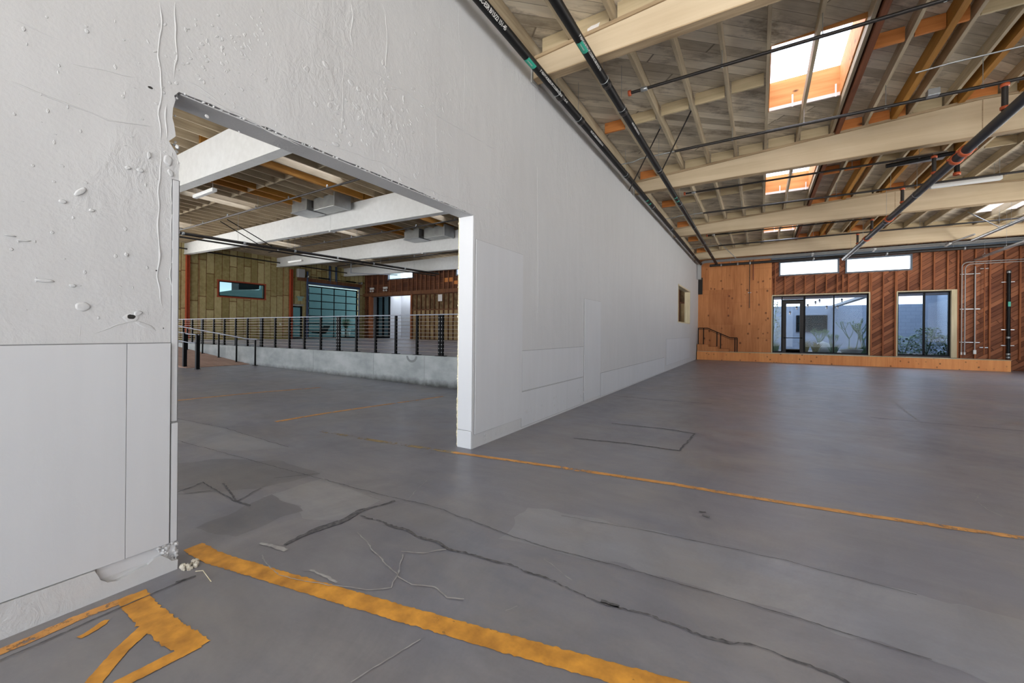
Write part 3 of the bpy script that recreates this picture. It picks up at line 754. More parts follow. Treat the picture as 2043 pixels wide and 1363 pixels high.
for h in skyR:
    k = round((h[2] - 2.02 - YE[0]) / 5.31)
    side = 'left' if h[0] < 3 else 'right'
    nm = {-1: 'behind the first beam', 0: 'before the first cream beam', 1: 'between the first and second cream beams', 2: 'between the second and third cream beams', 3: 'between the third and fourth cream beams'}[k]
    s = skylight(h, rd(h[0]), rd(h[1]), 'curb' if side == 'left' else 'curbwhite', 'white skylight, %s roof slope, %s' % (side, nm), 'skylights of the right hall')
    if side == 'left':
        for xx in (.38, 1.0): adopt(s, MB().box(h[0] + xx - .012, h[0] + xx + .012, h[3] - .064, h[3] - .061, rd(h[0]) - .02, rd(h[0]) + .2).build('paper_tag', M['paper']))
for h in skyL:
    k = round((h[2] - 1.65 - YE[0]) / 5.31)
    nm = {-1: 'nearest bay', 0: 'before closest white beam', 1: 'behind closest white beam', 2: 'behind middle white beam', 3: 'behind far white beam'}[k]
    col = {-12: 'second row from dividing wall', -18: 'third row from dividing wall', -24: 'row nearest insulated wall', -6: 'row nearest dividing wall'}[int(h[0])]
    skylight(h, LD, LD, 'curbwhite', 'left hall skylight, %s, %s' % (col, nm), 'skylights of the left hall')

# ---- beams of the right hall
seq = ['second nearest', 'first', 'second', 'third', 'fourth']
ordn = ['nearest one, overhead behind the viewpoint', 'first full one in view', 'second one in view', 'third one in view', 'last one before the far wall']
for i, y in enumerate(YE):
    root = empty('roof_beam', (XRID, y, 4.78), 'cream painted tapered timber roof beam, %s' % ordn[i], 'beam', 'cream roof beams')
    p = [(WX + .02, 4.78), (XR, 4.78), (XR, rt(XR)), (XRID, rt(XRID)), (WX + .02, rt(WX))]
    b = MB().prism(p, 'Y', y, y + .14).build('beam_body', M['cream'], bevel=.006)
    pl = [(WX + .02, rt(WX)), (XRID, rt(XRID)), (XR, rt(XR)), (XR, rt(XR) + .045), (XRID, rt(XRID) + .045), (WX + .02, rt(WX) + .045)]
    n = MB().prism(pl, 'Y', y - .015, y + .155).build('nailer_plate', M['creamdark'])
    s = MB().box(WX + .02, XR, y - .001, y + .142, 4.768, 4.782).build('bottom_edge', M['creamdark'])
    j = MB().box(XRID - .006, XRID + .006, y - .003, y + .143, 4.785, rt(XRID) - .01).build('ridge_joint', M['creamdark'])
    adopt(root, b, n, s, j)

# ---- joists of the right hall: one per shape, copied into every bay
bay_lab = ['before the first full cream beam', 'between the first and second cream beams', 'between the second and third cream beams', 'between the third and fourth cream beams', 'between the last cream beam and the far wall']
jx = [(-2.12, 'joist'), (-1.57, 'joist'), (-1.02, 'joist'), (-.47, 'joistdark'), (.08, 'joistdark'), (.64, 'joist'), (1.20, 'joist'), (1.285, 'redsteel'), (1.72, 'joist'), (2.12, 'ochre'), (2.34, 'joistdark'), (2.82, 'joist'), (3.0, 'ochre'),
      (3.5, 'joist'), (3.72, 'ochre'), (4.1, 'joist'), (4.66, 'joist'), (5.22, 'joist'), (5.9, 'joist'), (6.5, 'joist'), (7.1, 'joist'), (7.66, 'joist'), (8.22, 'joist'), (8.78, 'joist')]
jlab = {'joist': 'weathered brown joist', 'joistdark': 'weathered brown joist', 'ochre': 'ochre laminated joist', 'redsteel': 'red-brown joist'}
bay_short = ['before first cream beam', 'behind first cream beam', 'behind second cream beam', 'behind third cream beam', 'behind fourth cream beam']
for ji, (x, mt) in enumerate(jx):
    w = {'joist': .045, 'joistdark': .045, 'ochre': .085, 'redsteel': .075}[mt]; dep = {'ochre': .03, 'redsteel': .05}.get(mt, 0)
    zb, zt = rt(x) + .046 - dep, rd(x) - .002
    proto = None
    for k in range(5):
        y0 = YE[k]; ln = 5.31 if k < 4 else YF - .05 - YE[4]
        lb = '%s %s, %s from the white wall' % (jlab[mt], bay_short[k], nth(ji + 1)); gr = 'roof joists ' + bay_lab[k]
        if k == 4:
            o = MB().box(-w / 2, w / 2, .155, ln, 0, zt - zb).build('roof_joist', M[mt]); o.location = (x, y0, zb); tag(o, lb, 'joist', gr)
        elif proto is None:
            proto = MB().box(-w / 2, w / 2, .155 if dep else .0, ln - (.017 if dep else 0), 0, zt - zb).build('roof_joist', M[mt]); proto.location = (x, y0, zb); tag(proto, lb, 'joist', gr)
        else:
            o = copy_of(proto, (x, y0, zb), lb); o['group'] = gr
# blocking rows: in mid bay and over each beam
jxs = sorted([x for x, m_ in jx]); bl_proto = {}
skyrow = [(.08, .64), (.64, 1.2), (5.9, 6.5), (6.5, 7.1)]
for k in range(5):
    for row, yb in (('mid', YE[k] + 2.64), ('beam', YE[k] + .03)):
        if row == 'mid' and k == 4: continue
        for bi, (a, b) in enumerate(zip([WX + .1] + jxs, jxs + [XR - .1])):
            if b - a < .2: continue
            if row == 'mid' and (a, b) in skyrow or k == 0 and a > 1.2: continue
            cx = (a + b) / 2
            if row == 'mid': fir = a < -2.2 or 1.25 < cx < 2.5 or (cx > 4 and k % 2 and cx < 4.5)
            else: fir = (a < -2.2 and k > 1) or 1.25 < cx < 2.3 or 2.8 < cx < 3.3 and k > 1
            mt = 'fir' if fir else 'blockc'
            key = (mt, round(b - a, 2)); zz = rt(cx) + .05
            lb = '%s blocking in %s gap from white wall, %s' % ('orange' if fir else 'cream', nth(bi + 1), ('mid bay ' + bay_short[k]) if row == 'mid' else 'on top of %s cream beam' % ['nearest', 'first', 'second', 'third', 'fourth'][k])
            if key in bl_proto: o = copy_of(bl_proto[key], (cx, yb, zz), lb)
            else:
                o = MB().box(-(b - a) / 2 + .05, (b - a) / 2 - .05, -.02, .02, 0, .19).build('blocking', M[mt]); o.location = (cx, yb, zz); bl_proto[key] = o; tag(o, lb, 'blocking', 'x')
            o['group'] = '%s blocking, %s row, bay %s' % ('fir' if fir else 'cream', row, bay_lab[k])
# torn paper on the blocking of the first beam
pc = [on_plane(px, py, 'Y', YE[1] + .008) for px, py in ((1172, 58), (1172, 81), (1182, 77), (1191, 70), (1193, 56), (1197, 44), (1188, 49), (1180, 52))]
tag(MB().prism([(p.x, p.z) for p in pc], 'Y', YE[1] + .006, YE[1] + .0085).build('torn_paper', M['paper']), 'torn white paper stuck to the blocking above the first cream beam', 'paper')
# ---- left hall roof
for i, y in enumerate(YE):
    root = empty('roof_beam', (-15, y, 5.4), 'deep white painted roof beam of the left hall, %s' % ['nearest and out of view', 'the closest seen through the opening', 'the middle one seen through the opening', 'the far one seen through the opening', 'last one before the brown wall'][i], 'beam', 'white roof beams')
    p = [(X0, 5.15), (-9, 5.25), (XL, 5.66), (XL, 6.38), (-21.4, 6.22), (-21.4, 6.25), (X0, 6.25)]
    p = [(X0, 5.15), (-9, 5.25), (XL, 5.66), (XL, 6.26), (X0, 6.26)]
    b = MB().prism(p, 'Y', y, y + .22).build('beam_body', M['whitebeam'], bevel=.006)
    j = MB()
    for xx in (-14.95, -21.5): j.box(xx - .05, xx + .05, y - .006, y + .226, 5.3 if xx > -20 else 5.55, 6.24)
    p2 = [(X0, 5.12), (-9, 5.22), (XL, 5.63), (XL, 5.71), (-9, 5.30), (X0, 5.20)]
    fl = MB().prism(p2, 'Y', y - .02, y + .24).build('bottom_flange', M['whitebeam'])
    adopt(root, b, j.build('splice_plate', M['whitebeam']), fl)
proto = None; po = None
lx = [-3.3 - .6 * i for i in range(43) if -3.3 - .6 * i > XL]
for k in range(5):
    lbk = ['in the bay before the closest white beam', 'between the closest and middle white beams', 'between the middle and far white beams', 'between the far and last white beams', 'over the far end of the left hall'][k]
    lbs = ['before closest white beam', 'behind closest white beam', 'behind middle white beam', 'behind far white beam', 'over the brown wall end'][k]
    for i, x in enumerate(lx):
        och = i in (12, 16, 20, 21) and k in (1, 2)
        w, L_ = .05, 5.31 if k < 4 else YF - YE[4]
        lb = 'left hall %s joist, %s from dividing wall, %s' % ('ochre' if och else 'weathered', nth(i + 1), lbs); gr = 'left hall joists ' + lbk
        if k == 4: o = MB().box(-.025, .025, 0, L_, 0, .25).build('roof_joist', M['joistdark']); tag(o, lb, 'joist', gr)
        elif och:
            if po is None: po = MB().box(-.045, .045, 0.03, L_ - .02, -.012, .25).build('roof_joist', M['ochre']); tag(po, lb, 'joist', gr); o = po
            else: o = copy_of(po, (0, 0, 0), lb)
        elif proto is None: proto = MB().box(-.025, .025, 0, L_, 0, .25).build('roof_joist', M['joistdark']); tag(proto, lb, 'joist', gr); o = proto
        else: o = copy_of(proto, (0, 0, 0), lb)
        o['group'] = gr; o.location = (x, YE[k], 6.275)
pb = None
for k in range(5):
    for i in range(len(lx) - 1):
        for row, yb in (('mid', YE[k] + 2.66),):
            if row == 'mid' and (k > 2 or k == 0 and i < 10 or any(h[0] < (lx[i] + lx[i + 1]) / 2 < h[1] for h in skyL)): continue
            if k == 0 and row == 'beam': continue
            lb = 'left hall blocking in %s gap from dividing wall, bay %s' % (nth(i + 1), ['before closest white beam', 'behind closest white beam', 'behind middle white beam'][k])
            if pb is None: pb = MB().box(-.27, .27, -.02, .02, 0, .24).build('blocking', M['joist']); tag(pb, lb, 'blocking'); o = pb
            else: o = copy_of(pb, (0, 0, 0), lb)
            o['group'] = 'left hall blocking row %s' % ['before closest beam', 'behind closest beam', 'behind middle beam'][k]; o.location = ((lx[i] + lx[i + 1]) / 2, yb, 6.28)
# ================================================================ RIGHT HALL: WINDOWS, LEDGE, STAIRS
def yframe(name, x0, x1, z0, z1, y, w, d, mat, parent):
    return MB().box(x0, x1, y, y + d, z0, z0 + w).box(x0, x1, y, y + d, z1 - w, z1).box(x0, x0 + w, y, y + d, z0 + w, z1 - w).box(x1 - w, x1, y, y + d, z0 + w, z1 - w).build(name, mat, parent)
def pane_y(x0, x1, z0, z1, y, mat, parent): return MB().box(x0, x1, y, y + .008, z0, z1).build('pane', mat, parent)
w1 = struct(yframe('window_1', .53, 4.0, .46, 3.09, YF + .04, .045, .09, M['frameblk'], None), 'wide black framed window around the glass door')
MB().box(2.81, 2.855, YF + .04, YF + .13, .5, 3.05).build('mullion', M['frameblk'], w1)
MB().box(.88, .93, YF + .04, YF + .13, .5, 3.05).build('mullion', M['frameblk'], w1)
MB().box(1.72, 1.80, YF + .03, YF + .13, .46, 3.05).build('mullion', M['frameblk'], w1)
MB().box(.9, 1.76, YF + .04, YF + .13, 2.86, 2.92).build('transom', M['frameblk'], w1)
for a, b, c, d in ((.57, .88, .5, 3.05), (1.80, 2.81, .5, 3.05), (2.855, 3.96, .5, 3.05), (.93, 1.72, 2.92, 3.05)): pane_y(a, b, c, d, YF + .08, M['glass'], w1)
MB().box(.5, 4.04, YF - .085, YF + .02, 3.1, 3.15).box(4.0, 4.045, YF - .085, YF + .02, .43, 3.1).box(.485, .53, YF - .085, YF + .02, .43, 3.1).build('casing', M['trimwood'], w1)
MB().box(.53, 4.0, YF - .02, YF + .2, .43, .462).build('sill', M['greysteel'], w1)
d1 = struct(yframe('door_1', .93, 1.73, .43, 2.86, YF + .02, .14, .06, M['doorframe'], None), 'dark framed glass door in the far window wall')
MB().box(1.06, 1.60, YF + .02, YF + .08, .43, .62).build('bottom_rail', M['doorframe'], d1)
pane_y(1.07, 1.59, .62, 2.72, YF + .045, M['glass'], d1)
MB().tube([(.98, YF - .03, 1.13), (1.68, YF - .03, 1.13)], .016, 8).tube([(1.0, YF + .02, 1.13), (1.0, YF - .03, 1.13)], .03, 8).tube([(1.66, YF + .02, 1.13), (1.66, YF - .03, 1.13)], .035, 8).build('push_bar', M['black'], d1)
w2 = struct(yframe('window_2', 4.92, 6.5, .47, 3.09, YF + .04, .05, .09, M['frameblk'], None), 'tall black framed two-pane window at the right')
MB().box(5.72, 5.78, YF + .04, YF + .13, .5, 3.05).build('mullion', M['frameblk'], w2)
for a, b in ((4.97, 5.72), (5.78, 6.45)): pane_y(a, b, .52, 3.04, YF + .08, M['glass'], w2)
MB().box(4.89, 6.66, YF - .085, YF + .02, 3.1, 3.14).box(6.5, 6.66, YF - .085, YF + .14, .43, 3.1).box(4.88, 4.92, YF - .085, YF + .02, .43, 3.1).build('casing', M['trimwood'], w2)
MB().box(4.92, 6.5, YF - .02, YF + .2, .43, .472).build('sill', M['greysteel'], w2)
for i, (a, b, c, d) in enumerate(((.77, 3.0, 4.03, 4.71), (3.21, 5.37, 4.0, 4.67))):
    w = struct(yframe('window_%d' % (3 + i), a, b, c, d, YF - .03, .06, .14, M['greyframe'], None), 'long high clerestory window with blue-grey frame, %s of two' % ('left' if i == 0 else 'right'))
    pane_y(a + .06, b - .06, c + .06, d - .06, YF + .05, M['glassclear'], w)
    portal('portal', ((a + b) / 2, YF + .19, (c + d) / 2), (-PI / 2, 0, 0), b - a, d - c)
for a, b in ((.53, 4.0), (4.92, 6.5)): portal('portal', ((a + b) / 2, YF + .19, 1.8), (-PI / 2, 0, 0), b - a, 2.6)
# plywood ledge
lg = MB().box(-2.66, 7.86, 22.15, YF - .09, 0, .405).build('plywood_ledge', M['plyledge'])
tag(lg, 'long low orange plywood ledge running along the foot of the far wall', 'ledge')
MB().box(-2.66, 7.88, 22.14, YF - .09, .405, .42).build('top_board', M['trimwood'], lg)
# steps
st = empty('plywood_steps', (-2.2, 22.6, .42), 'small flight of plywood steps climbing the corner beside the white wall', 'steps')
for i, (a, b, c, d) in enumerate(((-2.66, -2.15, .42, .76), (-2.15, -1.7, .42, .66), (-1.7, -1.25, .42, .56))):
    adopt(st, MB().box(a, b, 22.25, 22.8, c, d).build('step', M['ply'], bevel=.004))
hr = empty('stair_handrail', (-1.8, 22.3, .42), 'black metal handrail sloping down beside the plywood steps', 'handrail')
rp = [(-2.62, 22.32, 1.57), (-2.2, 22.32, 1.57), (-1.2, 22.32, 1.1), (-.9, 22.32, 1.1)]
mb = MB()
for a, b in zip(rp[:-1], rp[1:]): mb.bar(a, b, .04, .04)
adopt(hr, mb.build('rail', M['black']))
mb = MB()
for a, b in zip(rp[:-1], rp[1:]): mb.bar(Vector(a) - Vector((0, 0, .07)), Vector(b) - Vector((0, 0, .07)), .02, .02)
adopt(hr, mb.build('lower_rail', M['black']))
for x, zt, zb in ((-2.62, 1.57, .76), (-2.38, 1.57, .76), (-1.78, 1.36, .665), (-1.62, 1.29, .565), (-1.0, 1.1, .42), (-.91, 1.1, .42)):
    adopt(hr, MB().box(x - .02, x + .02, 22.3, 22.34, zb, zt).build('post', M['black']))

# ---- pipes on the far wall
def pipe(name, pts, r, mat, label, cat, group=None, n=12, base=None):
    root = empty(name, base or pts[0], label, cat, group)
    adopt(root, MB().tube(pts, r, n).build('pipe_body', mat)); return root
def bend(a, b, c, r=.15, n=5):      # rounded corner
    a, b, c = Vector(a), Vector(b), Vector(c); p = b + (a - b).normalized() * r; q = b + (c - b).normalized() * r
    return [p.lerp(b, t).lerp(b.lerp(q, t), t) for t in [i / n for i in range(n + 1)]]
def strap(root, c, ax, r, L_=.3, mat='galv'):
    c = Vector(c); d = Vector((1, 0, 0)) if ax == 'x' else Vector((0, 1, 0))
    adopt(root, MB().bar(c - d * L_ / 2, c + d * L_ / 2, .012, .025).build('strap', M[mat]))
yc = YF - .13
for i, (x, zt, zb, xe, lb) in enumerate(((6.77, 4.18, .58, 9.2, 'outermost'), (6.86, 4.10, .58, 9.2, 'second'))):
    c = pipe('conduit', [(x, yc, zb)] + bend((x, yc, zb), (x, yc, zt), (xe, yc, zt), .2) + [(xe, yc, zt)], .016, M['conduit'], '%s thin grey conduit rising right of the window and bending right' % lb, 'conduit', 'conduits')
    adopt(c, MB().tube([(x, yc, zb - .02), (x, yc, zb + .08)], .026, 10).build('end_cap', M['lightwhite']))
    if i == 0:
        for zz in (1.05, 2.35, 3.72): strap(c, (7.0, yc + .03, zz), 'x', .02, .55)
c = pipe('conduit', [(7.13, yc, .66), (7.13, yc, 4.0)], .019, M['conduit'], 'straight grey conduit with a small white box at its foot', 'conduit', 'conduits')
adopt(c, MB().box(7.09, 7.17, yc - .03, yc + .03, .6, .76).build('junction_box', M['lightwhite'], bevel=.006))
c = pipe('conduit', [(7.38, yc, .58), (7.38, yc, 4.1)], .018, M['stud'], 'thin rusty brown pipe between the grey conduits and the black pipe', 'conduit')
strap(c, (7.38, yc + .02, .86), 'x', .02, .22); strap(c, (7.38, yc + .02, 3.9), 'x', .02, .22)
c = pipe('drain_pipe', [(8.0, yc - .02, .43), (8.0, yc - .02, 3.78)], .05, M['abs'], 'upright black drain pipe with pale couplings at the right of the far wall', 'pipe')
for zz in (.5, .62, 1.25, 3.72): adopt(c, MB().lathe([(.052, -.04), (.062, -.035), (.062, .035), (.052, .04)], (8.0, yc - .02, zz), 14).build('coupling', M['galv']))
for zz in (.95, 1.55, 3.35): strap(c, (8.0, yc + .04, zz), 'x', .02, .34)
adopt(c, MB().box(7.965, 8.035, yc - .075, yc - .069, 2.42, 2.6).build('label_band', M['green']))
# cross mains near the far wall
c = pipe('cross_main', [(-2.1, 22.0, 4.62), (9.1, 22.0, 4.62)], .06, M['steel'], 'dark steel pipe running across in front of the high clerestory windows', 'pipe')
for xx in (-1.6, -.9, -.4, 2.0, 4.4, 6.6): adopt(c, MB().lathe([(.062, -.03), (.074, -.025), (.074, .025), (.062, .03)], (xx, 22.0, 4.62), 12, 'x').build('coupling', M['galv']))
for xx in (-1.2, 6.3): adopt(c, MB().tube([(xx, 22.0, 4.68), (xx, 22.0, rd(xx) - .02)], .006, 6).build('hanger_rod', M['galv']))
for i, (yy, zz) in enumerate(((22.35, 4.93), (22.43, 4.90), (22.51, 4.87))):
    pipe('conduit', [(-2.56, yy, 4.3 - .05 * i)] + bend((-2.56, yy, 4.3), (-2.56, yy, zz), (5, yy, zz), .25) + [(8.8, yy, zz)], .026, M['conduit'], 'grey conduit bending out of the wall corner above the plywood, %s from the front' % ['first', 'second', 'third'][i], 'conduit', 'corner conduits')
tag(MB().box(-2.68, -2.5, 22.1, 22.3, 4.0, 4.75).build('junction_box', M['conduit'], bevel=.01), 'grey steel box in the top corner at the end of the white wall', 'box')
tag(MB().box(.45, 9.2, 22.58, 22.8, 4.78, 5.0).build('steel_channel', M['greyframe'], bevel=.005), 'blue-grey steel channel above the clerestory windows', 'channel')
c = pipe('conduit', [(-.42, YF - .12, 2.55), (-.42, YF - .12, 4.95)], .014, M['steel'], 'thin dark pipe running down the orange plywood wall', 'conduit')
strap(c, (-.42, YF - .1, 3.3), 'x', .02, .14)
pipe('conduit', [(-.27, YF - .12, 3.9), (-.27, YF - .12, 4.95)], .016, M['red'], 'short red pipe beside the thin dark pipe on the plywood', 'conduit')

# ---- long black drain pipes along the white wall
fcache = {}
def ring_text(txt, x, z, r, y0, size, th0, mat):
    cu = bpy.data.curves.new('lettering', 'FONT'); cu.body = txt; cu.size = size; cu.space_character = .92; cu.resolution_u = 2; cu.offset = size * .02
    to = bpy.data.objects.new('lettering', cu); COL.objects.link(to)
    dg = bpy.context.evaluated_depsgraph_get(); me = bpy.data.meshes.new_from_object(to.evaluated_get(dg))
    bpy.data.objects.remove(to)
    bm = bmesh.new(); bm.from_mesh(me); bmesh.ops.triangulate(bm, faces=bm.faces)
    for _ in range(3):
        es = [e for e in bm.edges if abs(e.verts[0].co.y - e.verts[1].co.y) > size * .14]
        if es: bmesh.ops.subdivide_edges(bm, edges=es, cuts=1)
    bmesh.ops.triangulate(bm, faces=bm.faces)
    for v in bm.verts:
        th = th0 + (v.co.y - size * .35) / r; rr = r + .0012
        v.co = Vector((x + rr * math.cos(th), y0 + v.co.x * .92, z + rr * math.sin(th)))
    bm.to_mesh(me); bm.free(); me.materials.clear(); me.materials.append(mat); me.name = 'lettering'
    o = bpy.data.objects.new('lettering', me); COL.objects.link(o); return o
def clevis(root, x, y, z, r, ztop):
    mb = MB(); mb.tube([(x + (r + .006) * math.cos(a), y, z + (r + .006) * math.sin(a)) for a in [PI * .5 + 2 * PI * k / 16 for k in range(17)]], .004, 5)
    mb.tube([(x, y, z + r), (x, y, z + r + .05)], .009, 6)
    h = mb.build('hanger', M['galv']); rod = MB().tube([(x, y, z + r + .05), (x, y, ztop)], .0035, 5).build('hanger_rod', M['galv'])
    adopt(root, h); rod.parent = h
def arcpatch(x, z, r, y0, y1, a0, a1, mat, name):
    n = 10; vs = []
    for k in range(n + 1):
        a = a0 + (a1 - a0) * k / n
        vs += [(x + r * math.cos(a), y0, z + r * math.sin(a)), (x + r * math.cos(a), y1, z + r * math.sin(a))]
    mb = MB(); mb.add(vs, [(2 * k, 2 * k + 1, 2 * k + 3, 2 * k + 2) for k in range(n)], True); return mb.build(name, mat)
def drain(x, z, r, label, tape, texts):
    root = empty('drain_pipe', (x, 5, z), label, 'pipe', 'long black drain pipes')
    adopt(root, MB().tube([(x, -2, z), (x, 21.95, z)], r, 24).build('pipe_body', M['abs']))
    for y in (-.3, 2.2, 5.25, 6.05, 8.7, 11.3, 14.0, 16.6, 19.2):
        adopt(root, MB().lathe([(r + .001, -.035), (r + .007, -.03), (r + .007, .03), (r + .001, .035)], (x, y + .12, z), 20, 'y').build('coupling', M['steel']))
        clevis(root, x, y, z, r, rd(x) - .02)
    adopt(root, arcpatch(x, z, r + .0015, tape, tape + .2, math.radians(-125), math.radians(-42), M['green'], 'green_tape'))
    o = ring_text('3 IN 40-HUBLESS', x, z, r + .001, tape + .02, .02, math.radians(-80), M['ink']); adopt(root, o)
    for tx, y0, sz in texts: adopt(root, ring_text(tx, x, z, r, y0, sz, math.radians(-35), M['ink']))
    for y in (10.6, 10.9): adopt(root, arcpatch(x, z, r + .0015, y, y + .06, math.radians(-125), math.radians(-30), M['green'], 'green_tape'))
PB = -1.8
drain(-2.49, 4.72, .055, 'black plastic drain pipe with white lettering, running close along the white wall top', 4.36, (('PODWNSF- UPCODE® ICC-ESR B/15/22 151-45', 2.75, .062), ('3" HEAVY-HUBLESS-UPC CODE® ICC-ES B/15/22 151-45', 4.66, .042), ('NSF-UPC CODE® ICC-ES B/15/22 151-45', 6.5, .042)))
drain(PB, 4.68, .055, 'black plastic drain pipe with white lettering, hanging further out from the white wall', 4.37, (('ICC-ES B/15/22 151-55', 3.35, .042), ('3" HEAVY-HUBLESS-UPC CODE® ICC-ESR B/15/22 151', 4.28, .036), ('NSF-UPC CODE® ICC-ES B/15/22', 6.5, .036)))

# ---- sprinkler branches across the right hall
def branch(y, z, x0, x1, r, mat, label, end=True, drops=(), rods=()):
    root = empty('sprinkler_branch', (x0, y, z), label, 'pipe', 'sprinkler branch pipes')
    adopt(root, MB().tube([(x0, y, z), (x1, y, z)], r, 12).build('pipe_body', mat))
    if end:
        adopt(root, MB().lathe([(.001, -.02), (r * 2.0, -.018), (r * 2.0, .022), (r, .026)], (x0 - .02, y, z), 10, 'x').build('end_cap', M['orange']))
        adopt(root, MB().lathe([(r, -.05), (r * 1.6, -.04), (r * 1.6, .04), (r, .05)], (x0 + .2, y, z), 10, 'x').build('coupling', M['galv']))
    for x in rods:
        h = MB().tube([(x, y, z + r), (x, y, rd(x) - .02)], .005, 5).tube([(x + (r + .004) * math.cos(a), y, z + (r + .004) * math.sin(a)) for a in [2 * PI * k / 10 for k in range(11)]], .004, 4).build('hanger', M['galv']); adopt(root, h)
    return root
for i, (y, x0, x1, lab) in enumerate(((6.28, -1.72, 3.0, 'behind the first cream beam'), (11.55, -1.7, 3.0, 'behind the second cream beam'), (16.9, -1.7, 3.0, 'behind the third cream beam'))):
    branch(y, 5.0, x0, x1, .022, M['steel'], 'thin dark sprinkler pipe with orange end cap, %s' % lab, True, (), (-.47, .64, 1.72, 2.8))
for i, (y, x1, lab) in enumerate(((8.75, 8.8, 'in front of the second cream beam'), (13.7, 9.0, 'in front of the third cream beam'), (19.1, 9.0, 'in front of the fourth cream beam'))):
    branch(y, 5.0, -1.5, x1, .026, M['steel'], 'dark sprinkler pipe running across the hall %s' % lab, False, (), (-.47, .64, 1.72, 2.8, 4.66, 6.5))
    pipe('conduit', [(-2.7, y + .1, 5.0), (-2.35, y + .1, 5.0), (-2.2, y + .1, 5.04), (3.0 if i else 9.0, y + .1, 5.04)], .012, M['galv'], 'thin shiny conduit clipped above the sprinkler pipe %s' % lab, 'conduit', 'thin shiny conduits')
pipe('conduit', [(1.95, 8.25, 5.2), (2.3, 8.2, 5.2), (2.96, 8.1, 5.15), (4.5, 8.05, 5.15)], .011, M['galv'], 'short shiny conduit bending up to the ochre joists near the ridge', 'conduit')
tag(MB().box(1.28 + .9, 1.42 + .9, 8.62, 8.74, 4.98, 5.08).build('junction_box', M['galv'], bevel=.004), 'small galvanised junction box on the conduit near the ridge', 'box')
# braces
for i, (a, b, lb) in enumerate((((-2.53, 9.16, 4.5), (-1.66, 8.2, 5.3), 'lower'), ((-1.8, 8.9, 4.66), (-1.06, 7.9, 5.35), 'upper'))):
    r_ = pipe('sway_brace', [a, b], .012, M['steel'], '%s of two dark diagonal braces tying the drain pipes to the joists' % lb, 'brace', 'diagonal pipe braces')
    adopt(r_, MB().tube([Vector(b) - Vector((.02, -.02, .02)), Vector(b) + Vector((.02, -.02, .02))], .022, 8).build('bracket', M['galv']))
# ridge main
rm = empty('ridge_main', (3.02, 10, 4.5), 'heavy dark pipe with orange couplings running down the middle of the right hall', 'pipe')
adopt(rm, MB().tube([(3.02, 5.2, 4.5), (3.02, 21.9, 4.5)], .075, 20).build('pipe_body', M['greysteel']))
def clamp(root, c, ax, r):
    o = MB().lathe([(r, -.05), (r + .022, -.045), (r + .022, .045), (r, .05)], c, 16, ax)
    o.box(c[0] - r - .05, c[0] + r + .05, c[1] - .02, c[1] + .02, c[2] - .015, c[2] + .015) if ax == 'y' else None
    adopt(root, o.build('coupling', M['orange']))
for y in (10.05, 10.45, 14.9, 17.6): clamp(rm, (3.02, y, 4.5), 'y', .075)
for y in (8.75, 13.7, 19.1, 11.55, 16.9):
    adopt(rm, MB().tube([(3.02, y, 4.57), (3.02, y, 4.98)], .035, 12).build('riser', M['steel']))
    for zz in (4.62, 4.95): adopt(rm, MB().lathe([(.036, -.025), (.05, -.02), (.05, .02), (.036, .025)], (3.02, y, zz), 12).build('riser_coupling', M['orange']))
for y in (7.5, 12.6, 15.2, 18.2, 20.4): clevis(rm, 3.02, y, 4.5, .075, rd(3.02) - .03)
# parallel drop pipe and black tray near the second beam
c = pipe('black_drop_pipe', [(2.35, 11.9, 5.02), (3.3, 11.9, 5.08)] + bend((3.3, 11.9, 5.08), (3.45, 11.9, 5.08), (3.45, 11.9, 4.6), .08) + [(3.45, 11.9, 4.62)], .045, M['abs'], 'black pipe with a down-turned end behind the second cream beam', 'pipe')
adopt(c, MB().lathe([(.046, -.03), (.06, -.025), (.06, .025), (.046, .03)], (3.45, 11.9, 4.64), 12).build('coupling', M['orange']))
tag(MB().box(2.55, 3.35, 12.02, 12.3, 5.1, 5.2).build('metal_plate', M['galv'], bevel=.01), 'shiny sheet metal housing above the black pipe behind the second beam', 'housing')
# silver pipes at the right
c = pipe('silver_pipe', [(6.29, 20.3, 4.62), (6.39, 14, 4.62)], .05, M['galv'], 'thick silver pipe running away at the upper right, before the fourth beam', 'pipe', 'silver pipes')
for y in (18.6, 17.9): clevis(c, 6.33, y, 4.62, .05, rd(6.3) - .03)
adopt(c, MB().tube([(6.33, 18.6, 4.68), (5.7, 18.8, 5.3)], .014, 6).build('brace', M['galv']))
c = pipe('silver_pipe', [(7.01, 22.4, 4.22), (6.81, 15, 4.2)], .045, M['galv'], 'lower silver pipe crossing in front of the diagonal boards at the right', 'pipe', 'silver pipes')
for y in (19.8, 21.3): clevis(c, 6.9, y, 4.21, .045, rd(6.9) - .03)
pipe('silver_pipe', [(6.0, 21.6, 4.75), (6.2, 19.9, 4.75)], .03, M['galv'], 'short silver pipe between the two long ones at the right', 'pipe', 'silver pipes')
pipe('conduit', [(-1.57, 20.0, 5.36), (-.87, 20.0, 4.55)], .014, M['galv'], 'thin silver rod slanting down above the plywood wall', 'rod')
for i, x in enumerate((1.9, 3.9, 6.0)): tag(MB().bar((x, 21.2, 4.72), (x + .05, 21.85, 4.72), .07, .04).tube([(x + .02, 21.4, 4.73), (x + .02, 21.4, rd(x) - .01)], .0015, 4).tube([(x + .04, 21.75, 4.73), (x + .04, 21.75, rd(x) - .01)], .0015, 4).build('light_fixture', M['lightwhite']), 'short white strip light close to the far wall, %s of three' % ['left', 'middle', 'right'][i], 'light', 'short white strip lights')
